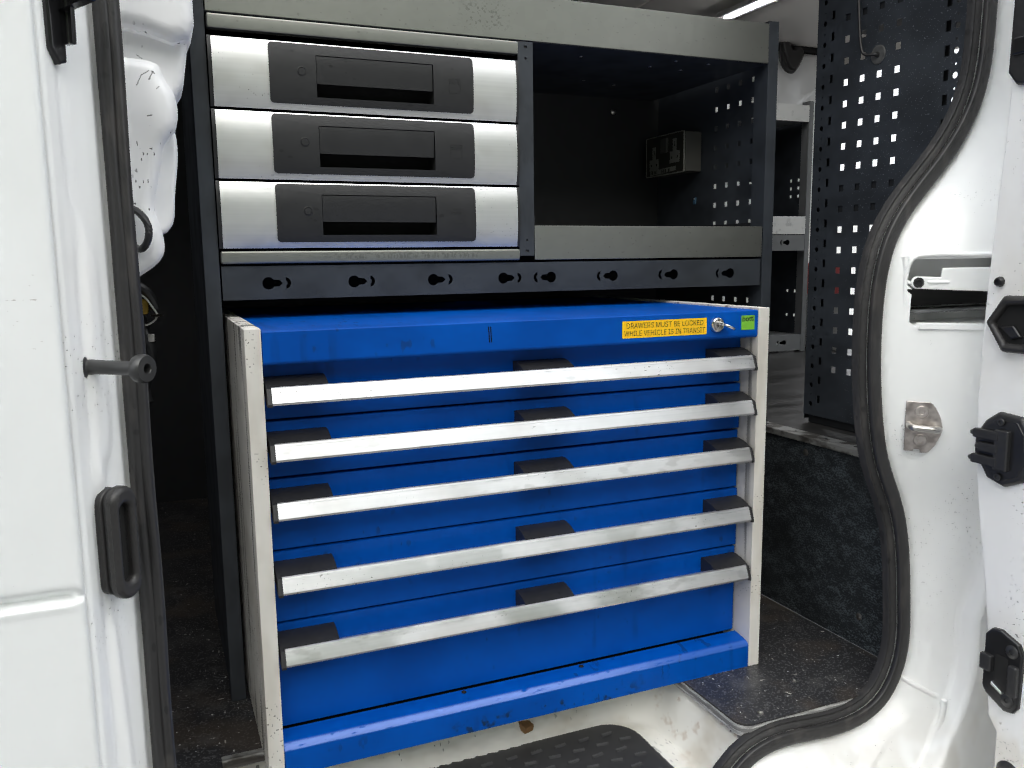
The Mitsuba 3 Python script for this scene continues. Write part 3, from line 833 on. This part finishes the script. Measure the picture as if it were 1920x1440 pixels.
# ------------------------------------------------------------------ drawer cabinet
CB = thing('drawer_cabinet', 'blue five-drawer steel cabinet with cream sides and long aluminium bar handles', 'drawer cabinet')
ck = lambda n: f'{CB}__{n}'
put(ck('side_panel'), cat([rbox(0, .0205, 0, .56, 0, .600, .0012), rbox(.0042, .0175, .022, .55, .5995, .6008, .0004)]), 'cream_paint', 30)
put(ck('side_panel'), cat([rbox(.7790, .800, 0, .56, 0, .600, .0012), rbox(.7774, .7792, .064, .55, .05, .553, .0005)]), 'cream_paint', 30)
tp = [(.0015, .5590)] + [(.0015, .5945)] + arc(.0045, .5940, .003, 180, 90, 5) + [(.56, .597), (.56, .585), (.030, .585), (.030, .5535), (.006, .5535)] + arc(.0065, .5585, .005, 250, 190, 4)
put(ck('top'), prism_x(tp, .0213, .7783), 'blue_paint', 30)
put(ck('gap_shade'), rbox(.0225, .7735, .062, .555, .012, .584, .001), 'void_black')  # solid black box that paints the shade between the drawers
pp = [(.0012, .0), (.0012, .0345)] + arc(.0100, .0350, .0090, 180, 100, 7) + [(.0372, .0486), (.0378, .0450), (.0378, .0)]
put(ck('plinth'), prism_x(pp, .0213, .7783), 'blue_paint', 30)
put(ck('plinth_return'), rbox(.022, .778, .008, .06, .0005, .004, .001), 'rack_black')
put(ck('bottom_plate'), bx(.0215, .7785, .05, .555, .0015, .006), 'rack_black', False)

tone = 'grip_plastic'
for z0, z1, zt in ((.4785, .5525, .526), (.4010, .4755, .4535), (.3020, .3980, .377), (.2015, .2990, .278), (.0502, .1985, .179)):
    d = ck('drawer')
    k = put(d, cat([rbox(.0232, .7766, .040, .060, z0, z1, .0012), rbox(.026, .775, .0395, .0420, z1 - .006, z1 - .0004, .0004)]), 'blue_paint', 30)
    bar = [(.0012, zt), (-.0005, zt - .0010), (-.0016, zt - .0036), (-.0011, zt - .0040), (-.0013, zt - .0045), (-.0019, zt - .0045), (-.0080, zt - .0195), (-.0077, zt - .0203), (-.0066, zt - .0226), (-.005, zt - .0228), (.004, zt - .0218), (.0055, zt - .0195), (.0075, zt - .0010)]
    put(k + '__bar', prism_x(bar, .0292, .7690), 'brushed_alu', 25)
    br = [(.0402, zt + .009)] + [(.030, zt + .0090), (.018, zt + .0065), (.008, zt + .0028), (.0015, zt - .0004), (-.0025, zt - .0012), (-.0098, zt - .0205), (-.0090, zt - .0240), (.0060, zt - .0240), (.020, zt - .0150), (.0402, zt - .0150)]
    for x0, x1 in ((.0232, .0290), (.7692, .7730)):
        put(k + '__end_cap', prism_x(br, x0, x1), tone, 25)
    bi = [(.0402, zt + .009), (.030, zt + .0090), (.018, zt + .0065), (.008, zt + .0028), (.0016, zt + .0004), (.0076, zt - .0008), (.0056, zt - .0200), (.006, zt - .0245), (.020, zt - .0160), (.0402, zt - .0160)]
    for x0, x1 in ((.0285, .1010), (.3745, .4545), (.7085, .7696)):
        put(k + '__grip_block', prism_x(bi, x0, x1), tone, 25)
# no two drawers sit quite alike
for n_, (dx, dy, dz) in enumerate(((0, .0006, 0), (.0004, -.0009, .0003), (-.0003, .0012, -.0004), (.0005, -.0004, 0), (-.0004, .0008, 0))):
    base = ck('drawer') + (f'_{n_:03d}' if n_ else '')
    for k in [q for q in scene if q == base or q.startswith(base + '__')]:
        scene[k]['to_world'] = T().translate([dx, dy, dz])
for x, z in ((.285, .0476), (.480, .0476)):
    put(ck('plinth_hole'), lathe([(0, .0006), (.0035, .0006), (.0036, 0)], (x, .031, .0482), (0, -.12, 1), 14), 'void_black', 20)
for x in (.070, .095):
    put(ck('drawer_004__hole'), lathe([(0, .0003), (.0020, .0003), (.0021, 0)], (x, .0399, .147), (0, -1, 0), 12), 'void_black', 20)
# sticker, maker's label, lock
put(ck('warning_sticker'), plate(rrect(.5325, .6815, .5630, .5882, .001), XZ(.0012), .0002), 'sticker_yellow', False, label='yellow sticker reading DRAWERS MUST BE LOCKED WHILE VEHICLE IS IN TRANSIT')
put(ck('warning_sticker__lettering'), cat([lettering('DRAWERS MUST BE LOCKED', .5400, .5773, .1350, .0079, XZ(.00098), .00015), lettering('WHILE VEHICLE IS IN TRANSIT', .5360, .5659, .1425, .0079, XZ(.00098), .00015)]), 'sticker_ink', False)
put(ck('maker_label'), plate(rrect(.7465, .7715, .5665, .5890, .0005), XZ(.0012), .0004), 'label_green', False, label='small green square label with four dark letters')
put(ck('maker_label__lettering'), lettering('bott', .7480, .5800, .0200, .0072, XZ(.00078), .0003, True), 'label_ink', False)
put(ck('maker_label__tick'), plate(Polygon([(.7680, .5800), (.7688, .5800), (.7688, .5880), (.7664, .5880), (.7664, .5872), (.7680, .5872)]), XZ(.00078), .0003), 'label_ink', False)
LX, LZ = .6995, .5768
put(ck('lock'), lathe([(0, .0035), (.0062, .0035), (.0068, .0048), (.0092, .0060), (.0110, .0050), (.0118, .002), (.0120, -.001)], (LX, .0015, LZ), (0, -1, 0), 30), 'chrome', 30, label='round chrome lock beside the sticker')
put(ck('lock__barrel'), lathe([(0, .0005), (.0058, .0005), (.0060, -.001)], (LX, -.0021, LZ), (0, -1, 0), 24), 'steel', 30)
put(ck('lock__slot'), bx(LX - .0008, LX + .0008, -.0030, -.0026, LZ - .004, LZ + .004), 'void_black', False)
KY = 'key'
thing(KY, 'small bright key left in the lock of the blue cabinet', 'key')
kx = np.array([.80, -.42, -.43]); kx /= np.linalg.norm(kx); kn = np.cross(kx, [0.42, .85, -.10]); kn /= np.linalg.norm(kn); kz = np.cross(kn, kx)
ko = np.array([LX + .003, -.0065, LZ + .0045])
bow = Point(0, 0).buffer(1, 20)
bow = affinity.translate(affinity.scale(bow, .0105, .0090), .0135, 0).difference(affinity.translate(affinity.scale(Point(0, 0).buffer(1, 16), .0055, .0034), .0175, 0))
put(KY + '__bow', puff(unary_union([bow, sbox(-.003, -.0038, .008, .0038)]), [kx, kz, kn, ko], .0022, .0009, .0016), 'chrome', 35)
put(KY + '__blade', rbox(LX - .003, LX + .003, -.010, -.002, LZ - .0009 + .001, LZ + .0009 + .003, .0006), 'chrome', 30)

# ------------------------------------------------------------------ van racking with three drawers
RK = thing('shelving_rack', 'anthracite van racking with three pale metal drawers beside an open shelf bay', 'shelving rack')
rk = lambda n: f'{RK}__{n}'
YF = .2356
put(rk('upright'), rbox(-.0281, -.0062, YF, .275, 0, 1.12, .0012), 'rack_dark')
put(rk('upright'), rbox(.9743, .9970, YF, .275, 0, 1.1060, .0012), 'rack_dark')
md = sbox(.4715, .686, .4985, 1.0290)
for z in (.694, 1.021):
    md = md.difference(sbox(.4825, z - .0022, .4885, z + .0022))
for z in (.712, 1.003):
    md = md.difference(Point(.4855, z).buffer(.0022))
put(rk('upright'), plate(md, XZ(YF + .0015), .0015), 'rack_dark', False)
put(rk('upright_002__web'), rbox(.4735, .4965, YF + .0025, .62, .687, 1.028, .001), 'rack_black')
# perforated end panel on the right
pan = sbox(.262, .02, .63, 1.10)
holes = []
for z in np.arange(.0195 + .0383, 1.06, .0383):
    for y in (.408, .370, .332, .2935):
        holes.append(sbox(y - .005, z - .005, y + .005, z + .005))
    holes.append(Point(.2835, z + .012).buffer(.0050, 5))
    holes.append(sbox(.2655, z - .0010, .2725, z + .0180))
pan = pan.difference(unary_union(holes))
put(rk('perforated_panel'), plate(pan, YZ(.9885), .0015), 'rack_dark', False)
put(rk('side_sheet'), bx(-.0265, -.0250, .272, .63, 0, 1.10), 'rack_dark', False)
put(rk('back_panel'), bx(-.026, .99, .625, .632, 0.02, 1.10), 'rack_black', False)
put(rk('back_panel__screw'), lathe([(0, .0035), (.003, .0035), (.006, .002), (.0065, 0)], (.870, .625, 1.000), (0, -1, 0), 16), 'steel', 30)
put(rk('top_shelf'), cat([rbox(-.006, .974, YF + .004, .63, 1.030, 1.034, .001)]), 'rack_dark')
for x, y in ((.62, .30), (.80, .275), (.87, .275), (.78, .33), (.85, .335), (.72, .48), (.80, .50)):
    put(rk('top_shelf__rivet'), lathe([(0, .0012), (.003, .0008), (.0035, 0)], (x, y, 1.030), (0, 0, -1), 10), 'steel', 40)
put(rk('top_lip'), cat([rbox(-.0050, .9738, YF - .001, YF + .003, 1.0305, 1.1005, .0012)]), 'galvanised', 30)
put(rk('bay_shelf'), cat([rbox(.4985, .984, YF + .004, .63, .684, .688, .001), rbox(.981, .984, YF + .02, .62, .684, .745, .0008), rbox(.4988, .5012, YF + .002, .30, .684, .752, .0008)]), 'rack_black')
put(rk('bay_lip'), rbox(.4990, .9712, YF - .001, YF + .002, .6790, .7358, .001), 'galvanised')
put(rk('drawer_trim'), rbox(-.0045, .4708, YF - .006, YF + .010, 1.0070, 1.0275, .003), 'galvanised')
put(rk('drawer_trim'), rbox(-.0045, .4708, YF - .006, YF + .010, .6785, .6975, .0035), 'galvanised')
put(rk('drawer_bay'), bx(-.0045, .4705, YF + .034, .62, .699, 1.006), 'void_black', False)

rail = sbox(-.0040, .6257, .9692, .6752)
slots = []
for x, s in ((.066, 1), (.195, 1), (.3235, 1), (.4455, 1), (.5255, -1), (.6465, -1), (.772, -1), (.8965, -1)):
    big = Point(x - s * .004, .6495).buffer(.0092, 8)
    neck = Polygon([(x, .6495 + .0055), (x + s * .012, .6495 + .0046), (x + s * .0165, .6495), (x + s * .012, .6495 - .0046), (x, .6495 - .0055)])
    bow = Point(x + s * .020, .6495).buffer(.0088, 8).difference(Point(x + s * .0185, .6495).buffer(.0050, 8)).intersection(sbox(min(x + s * .0215, x + s * .04), .63, max(x + s * .0215, x + s * .04), .67))
    slots += [big.union(neck), bow]
put(rk('keyhole_rail'), cat([plate(rail.difference(unary_union(slots)).buffer(0), XZ(YF + .0018), .0018), bx(-.004, .969, YF + .0019, .262, .6740, .6752), bx(-.004, .969, YF + .0019, .262, .6257, .6270)]), 'rack_dark', False, label='dark steel rail pierced by eight keyhole slots')

bulge = lambda zm: (lambda a, b: .0060 * np.clip(1 - (np.abs(b - zm) / .050) ** 2.6, 0, 1))
for z0 in (.9005, .8005, .7005):
    zm = z0 + .049
    d = rk('drawer')
    hole = sbox(.1435, zm - .0300, .3255, zm + .0315)
    face = rrect(.0002, .4655, z0 + .0008, z0 + .0968, .001).difference(hole)
    k = put(d, fine_plate(face, XZ(YF - .001), .0015, .014, bulge(zm)), 'drawer_alu', 25)
    for x0, x1 in ((-.0050, -.0001), (.4657, .4702)):
        q = [(YF + .015, z0 + .0005)] + [(YF - .0020 - .0060 * max(0, 1 - (abs(z - zm) / .050) ** 2.6), z) for z in np.linspace(z0 + .0005, z0 + .0975, 15)] + [(YF + .015, z0 + .0975)]
        put(k + '__side_cap', prism_x(q, x0, x1), 'black_plastic', 25)
    pad = rrect(.0775, .3905, zm - .0395, zm + .0455, .006).difference(hole.buffer(-.0010))
    put(k + '__grip_pad', fine_plate(pad, XZ(YF - .0026), .0026, .014, bulge(zm)), 'grip_plastic', 25)
    fl = fine_plate(sbox(.1456, zm - .0095, .3234, zm + .0294), XZ(YF - .0022), .0018, .012, lambda a, b: bulge(zm)(a, b) - .0022 * np.clip((zm + .0302 - b) / .0387, 0, 1))
    put(k + '__flap', fl, 'grip_plastic', 25)
    put(k + '__pocket', cat([bx(.1420, .3270, YF + .030, YF + .032, zm - .0305, zm + .032), bx(.1420, .3270, YF - .005, YF + .030, zm - .0320, zm - .0302),
                             bx(.1420, .1436, YF - .005, YF + .030, zm - .030, zm + .0320), bx(.3254, .3270, YF - .005, YF + .030, zm - .030, zm + .0320)]), 'void_black', False)  # black inner faces paint the shade of the recess below the flap
    yb = YF - .0026 - .0026 - .0060
    put(k + '__lock_plug', lathe([(0, .0007), (.0050, .0007), (.0055, .0002), (.0059, -.0010), (.0061, -.0010), (.0063, .0006), (.0069, .0004), (.0070, -.001)], (.1235, yb, zm + .006), (0, -1, 0), 26), 'grip_plastic', 25)
    em = cat([lettering('bott', .3505, zm + .0035, .0165, .0052, XZ(yb + .0006), .0011, True),
              plate(rrect(.3495, .3690, zm - .0105, zm + .0110, .0005).difference(rrect(.3502, .3683, zm - .0098, zm + .0103, .0004)), XZ(yb + .0006), .0010)])
    put(k + '__embossed_mark', em, 'black_plastic', False)

# ------------------------------------------------------------------ double socket in the open bay
SK = thing('mains_socket', 'double mains socket box fixed to the perforated wall of the dark bay', 'socket')
put(SK + '__box', rbox(.9455, .9865, .4550, .6010, .8580, .9400, .003), 'socket_cream')
sf = lambda off=0.0: [(0, -1, 0), (0, 0, 1), (-1, 0, 0), (.9455 - off, .528, .899)]
put(SK + '__face_plate', puff(rrect(-.0735, .0735, -.0425, .0425, .005), sf(.004), .004, .0025, .004), 'socket_face', 40)
put(SK + '__rim', puff(rrect(-.0740, .0740, -.0430, .0430, .005).difference(rrect(-.0715, .0715, -.0405, .0405, .004)), sf(.0048), .003, .001, .003), 'socket_insert', 40)
for a, b in ((-.040, -.006), (.040, .004)):
    plug = unary_union([sbox(a - .0065, b - .012, a + .0065, b + .026), sbox(a - .0175, b - .024, a + .0175, b - .0)])
    plug = plug.difference(unary_union([sbox(a - .0022, b + .010, a + .0022, b + .019), sbox(a - .0135, b - .015, a - .0075, b - .010), sbox(a + .0075, b - .015, a + .0135, b - .010)]))
    put(SK + '__outlet', plate(plug, sf(.0042), .0010), 'socket_insert', False)
put(SK + '__switch', puff(rrect(-.0145, .0145, .004, .034, .001), sf(.0075), .005, .001, .003, lambda a, b: .0015 * np.sign(a)), 'socket_cream', 40)
put(SK + '__warning_label', cat([plate(Polygon([(-.055, -.040), (.045, -.0360), (.045, -.0270), (-.055, -.030)]), sf(.0042), .0004)]), 'socket_insert', False, label='pale warning strip under the outlets')
put(SK + '__warning_label__print', cat([plate(sbox(a, -.0375 + .02 * (a + .05) * .2, a + w, -.0305 + .02 * (a + .05) * .2), sf(.0046), .0002) for a, w in ((-.050, .006), (-.040, .002), (-.036, .002), (-.032, .002), (-.010, .004), (-.003, .004), (.004, .004), (.016, .005))]), 'socket_face', False)
CT = thing('wall_tag', 'small dull blue tag on the dark wall below the double socket', 'tag')
put(CT + '__tag', rbox(.984, .9868, .471, .481, .792, .806, .001), 'blue_tag')
put(CT + '__eyelet', lathe([(0, .0012), (.0016, .0012), (.0022, 0)], (.984, .476, .803), (-1, 0, 0), 10), 'steel', 30)

# dark bag on the top shelf
BG = thing('tool_bag', 'black fabric bag lying on the top of the rack behind its lip', 'bag')
bm = trimesh.creation.icosphere(subdivisions=4)
v = np.array(bm.vertices)
v = np.sign(v) * np.abs(v) ** .6 * [.19, .13, .055]
v += .012 * (meshkit.fbm(v * 18 + 4, 3, 2)[:, None] - .5) * np.array(bm.vertices)
put(BG + '__body', trimesh.Trimesh(v * [1.25, 1, 2.0] + [.425, .44, 1.155], bm.faces, process=False), 'bag_fabric', True)

# ------------------------------------------------------------------ perforated end panel of the near shelving and the aerial on it
NP = thing('perforated_shelf_unit', 'tall dark perforated end panel standing on the raised rear floor', 'shelving unit')
XP = 1.11
pan = sbox(-.085, .362, .2590, 1.25)
holes = []
for i in range(-18, 8):
    z = 1.0345 + .0383 * i
    if z < .43:
        continue
    for y in (.1820, .1425, .1030, .0635):
        holes.append(sbox(y - .0060, z - .0060, y + .0060, z + .0060))
for z in np.arange(.385, 1.25, .0383):
    holes += [Point(.2400, z).buffer(.0048, 5), Point(.2400, z + .019).buffer(.0017, 4), sbox(.2150, z + .004, .2230, z + .0190)]
    holes += [Point(-.0545, z + .004).buffer(.0052, 6), Point(-.0545, z + .0215).buffer(.0022, 4), sbox(-.0420, z - .002, -.0320, z + .0150)]
pan = pan.difference(unary_union(holes))
put(NP + '__end_panel', plate(pan, YZ(XP), .0015), 'rack_dark', False)
put(NP + '__upright', cat([bx(XP + .012, XP + .0135, .2085, .2590, .352, 1.25), bx(XP + .0004, XP + .012, .2575, .2590, .352, 1.25)]), 'rack_black', False)
put(NP + '__upright', cat([bx(XP + .012, XP + .0135, -.0365, -.0150, .352, 1.25)]), 'rack_black', False)
put(NP + '__shelf', rbox(XP + .0022, 2.2, -.10, .2070, .758, .812, .001), 'rack_black')
put(NP + '__shelf', rbox(XP + .0022, 2.2, -.10, .2070, 1.092, 1.16, .001), 'rack_black')
put(NP + '__seam_strip', rbox(XP - .0035, XP - .0016, -.0760, -.0705, .845, 1.25, .0005), 'galvanised')
put(NP + '__foot_rail', rbox(XP + .004, XP + .028, -.08, .25, .3455, .362, .001), 'rack_black')
AE = thing('aerial', 'thin black whip aerial with a round base on the perforated panel', 'aerial')
ac = np.array([XP - .0018, .1060, 1.0290])
put(AE + '__base_disc', lathe([(0, .0016), (.0150, .0016), (.0163, .0008), (.0165, 0)], ac, (-1, 0, 0), 36), 'antenna_disc', 30)
put(AE + '__nut', lathe([(0, .006), (.0030, .006), (.0032, .004), (.0052, .0036), (.0052, .0016)], ac, (-1, 0, 0), 6), 'dark_steel', 20)
put(AE + '__whip', tube(spline([ac + (-.004, 0, 0), ac + (-.010, .010, .001), ac + (-.013, .020, .004), ac + (-.014, .027, .018), ac + (-.014, .032, .048), ac + (-.013, .037, .085), ac + (-.012, .040, .11)], 40), .0025, 10), 'rubber', 50)

# ------------------------------------------------------------------ far shelving unit
FU = thing('far_shelving', 'far shelving with scuffed white lips and dark backs along the other side', 'shelving unit')
fu = lambda n: f'{FU}__{n}'
YU = 1.265
put(fu('upright'), rbox(1.990, 2.010, YU, YU + .035, .346, 1.195, .001), 'rail_grey')
put(fu('upright'), rbox(1.20, 1.222, YU, YU + .035, .346, 1.195, .001), 'rail_grey')
for z0, z1 in ((1.126, 1.180), (.752, .812)):
    put(fu('lip'), rbox(1.222, 1.989, YU - .002, YU + .004, z0, z1, .001), 'lip_white')
    put(fu('shelf'), rbox(1.222, 1.989, YU + .004, 1.47, z0 + .002, z0 + .006, .001), 'rail_grey')
for z0, z1 in ((.696, .750), (.351, .405)):
    r_ = sbox(1.222, z0, 1.989, z1)
    zz = (z0 + z1) / 2 + .001
    sl_ = []
    for x in (1.36, 1.54, 1.72, 1.912):
        sl_ += [Point(x + .004, zz).buffer(.0095, 8).union(Polygon([(x, zz + .006), (x - .014, zz + .004), (x - .014, zz - .004), (x, zz - .006)])), Point(x - .018, zz).buffer(.0090).difference(Point(x - .0165, zz).buffer(.005)).intersection(sbox(x - .03, zz - .02, x - .0195, zz + .02))]
    put(fu('rail'), plate(r_.difference(unary_union(sl_)).buffer(0), XZ(YU + .002), .002), 'rail_grey', False)
put(fu('shelf'), rbox(1.222, 1.989, YU + .004, 1.47, .402, .406, .001), 'rail_grey')
bp_ = sbox(1.222, .36, 2.0, 1.19)
hs = [sbox(x - .005, z - .005, x + .005, z + .005) for x in (1.862, 1.90, 1.938) for z in (.47, .555, .665, .885, .912, .939)]
put(fu('back_panel'), plate(bp_.difference(unary_union(hs)), XZ(1.470), .0015), 'rack_dark', False)
ep = sbox(YU + .03, .36, 1.469, 1.19).difference(unary_union([sbox(y - .005, z - .005, y + .005, z + .005) for y in (1.32, 1.358) for z in (.47, .555, .885, .912, .939)]))
put(fu('end_panel'), plate(ep, YZ(2.004), .0015), 'rack_dark', False)
# white crates on the far shelves, seen through the punched panel of the rack
def crate(x0, x1, z0, h, label):
    k = 'storage_crate'
    i = 0
    while k in labels:
        i += 1; k = f'storage_crate_{i:03d}'
    thing(k, label, 'crate')
    pr = rrect(x0, x1, YU + .012, 1.45, .012)
    body = plate(pr.difference(pr.buffer(-.003)), XY(z0), h)
    put(k + '__body', cat([body, plate(pr.buffer(-.001), XY(z0), .003)]), 'crate_white', 20)
    put(k + '__rim', plate(pr.buffer(.004).difference(pr.buffer(-.003)), XY(z0 + h), .006), 'crate_white', 20)


crate(1.58, 1.80, .767, .150, 'white plastic crate on the middle far shelf, seen through the punched rack panel')
crate(1.55, 1.80, .4065, .17, 'white plastic crate on the bottom far shelf, seen just above the blue cabinet')
RC = thing('red_box', 'red plastic box behind the perforated panel, seen as red squares through its holes', 'box')
put(RC + '__body', rbox(2.10, 2.135, 1.205, 1.42, .541, .638, .006), 'red_plastic')
put(RC + '__lid', rbox(2.098, 2.137, 1.203, 1.422, .638, .652, .004), 'red_plastic')
GC = thing('grey_box', 'pale grey plastic box under the red box, seen through the lower holes of the panel', 'box')
put(GC + '__body', rbox(2.10, 2.14, 1.203, 1.43, .3455, .525, .006), 'grey_plastic')
put(GC + '__lid', rbox(2.098, 2.142, 1.201, 1.432, .525, .541, .004), 'grey_plastic')

# ------------------------------------------------------------------ strip light, hook and other small things
LT = thing('strip_light', 'white tubular strip light on the roof lining', 'light')
put(LT + '__body', rbox(1.555, 1.615, .60, 1.20, 1.404, 1.420, .004), 'white_inner')
put(LT + '__end_cap', rbox(1.570, 1.606, 1.190, 1.245, 1.388, 1.414, .006), 'black_plastic')
lens = tube([(1.583, .62, 1.404), (1.583, .9, 1.404), (1.583, 1.190, 1.404)], .006, 16)
put(LT + '__lens', lens, 'lamp_lens', 40)
scene[LT + '__lens']['emitter'] = {'type': 'area', 'radiance': {'type': 'rgb', 'value': [5.0, 5.0, 4.9]}}
HK = thing('grab_strap', 'black curved strap hanging at the far upper rear corner', 'strap')
hk = spline([(1.990, 1.45), (2.026, 1.45), (2.034, 1.405), (2.044, 1.397), (2.060, 1.411), (2.080, 1.408), (2.091, 1.385), (2.080, 1.358), (2.052, 1.326), (2.032, 1.332), (2.014, 1.362), (1.996, 1.41), (1.990, 1.45)], 60)
put(HK + '__band', puff(Polygon(hk).buffer(0), XZ(1.41), .03, .010, .004), 'rubber', 50)
put(HK + '__cord', tube(spline([(1.992, 1.43, 1.44), (1.988, 1.42, 1.39), (1.996, 1.415, 1.34), (2.025, 1.41, 1.318), (2.05, 1.41, 1.33)], 30), .004, 8), 'black_plastic')

BL = thing('cable_clip', 'grey buckle bracket with a yellow plug inside, half hidden behind the front pillar', 'buckle')
put(BL + '__plug', rbox(-.128, -.106, .30, .32, .606, .628, .003), 'yellow_plastic')
ring = spline([(-.130, .29, .634), (-.112, .29, .6335), (-.100, .29, .616), (-.095, .29, .603), (-.099, .29, .597), (-.112, .29, .591)], 30)
put(BL + '__band', sweep(ring, [(-.010, -.0012), (.010, -.0012), (.010, .0012), (-.010, .0012)], up=(0, 0.02, 1)), 'steel', 40)
put(BL + '__cover', tube(spline([(-.135, .32, .642), (-.115, .318, .646), (-.102, .318, .630), (-.097, .318, .612)], 20), .008, 10), 'black_plastic')
put(BL + '__tongue', rbox(-.110, -.100, .29, .30, .565, .577, .002), 'steel')
put(BL + '__strap', tube(spline([(-.118, .31, .60), (-.112, .30, .575), (-.106, .30, .55), (-.112, .31, .52), (-.116, .31, .47)], 20), .008, 10), 'black_plastic')

MT = thing('step_mat', 'black rubber step mat with raised dashes in the step well', 'mat')
mp = rrect(-.045, .588, -.30, .082, .055).intersection(sbox(-1, -.145, 1, 1))
put(MT + '__sheet', puff(mp, XY(-.0905), .008, .004, .02), 'mat_rubber', 40)
dashes = []
for j, y in enumerate(np.arange(-.28, .06, .0235)):
    for x in np.arange(-.01, .56, .042):
        xx = x + (.021 if j % 2 else 0)
        if mp.buffer(-.022).contains(Point(xx, y)):
            a = trimesh.creation.box(extents=(.019, .0042, .003))
            a.apply_transform(trimesh.transformations.rotation_matrix(.12 * (-1) ** j, [0, 0, 1]))
            a.apply_translation((xx, y, -.0893))
            dashes.append(a)
put(MT + '__raised_dashes', cat(dashes), 'mat_glint', False, kind='stuff')
WS = put('wood_wedge', mapped(rbox(-.009, .009, -.010, .012, -.006, .006, .001), [(.95, .3, 0), (-.3, .92, .25), (.05, -.25, .97), (.409, .089, -.066)]), 'wood', 30, label='small brown wooden wedge between the step mat and the blue cabinet', category='wedge')

# ------------------------------------------------------------------ trees across the road, which the metal mirrors
def tree(key, x, y, h, w, label):
    thing(key, label, 'tree')
    put(key + '__trunk', lathe([(0, 0), (.22, 0), (.15, h * .3), (.10, h * .6), (0, h * .7)], (x, y, -.62), (0, 0, 1), 10), 'bark', 40)
    n = 2600
    q = rng.normal(0, 1, (n, 3)); q /= np.linalg.norm(q, axis=1, keepdims=True)
    q *= rng.random((n, 1)) ** .4
    c = q * [w / 2, w / 2, h * .42] + [x, y, -.62 + h * .56]
    c += 0.5 * (np.stack([meshkit.noise(c * .9 + s) for s in (1, 20, 40)], -1) - .5)
    u = rng.normal(0, 1, (n, 3)); u /= np.linalg.norm(u, axis=1, keepdims=True)
    t = np.cross(u, rng.normal(0, 1, (n, 3))); t /= np.linalg.norm(t, axis=1, keepdims=True)
    s = rng.uniform(.22, .42, (n, 1))
    V = np.stack([c - u * s, c + t * s * .6, c + u * s, c - t * s * .6], 1).reshape(-1, 3)
    put(key + '__crown', (V, np.arange(4 * n).reshape(n, 4)), 'leaf', False)


for i, (x, y, h, w, lab) in enumerate(((-11.5, -12.0, 7.5, 7.0, 'leftmost of the five'), (-5.6, -12.6, 8.2, 7.4, 'second from the left'), (0.2, -12.2, 7.8, 7.2, 'middle one of the five'), (6.2, -12.8, 8.4, 7.6, 'second from the right'), (12.3, -12.0, 7.6, 7.0, 'rightmost of the five'))):
    tree('street_tree' + (f'_{i:03d}' if i else ''), x, y, h, w, 'broad green tree across the road behind the camera, ' + lab)
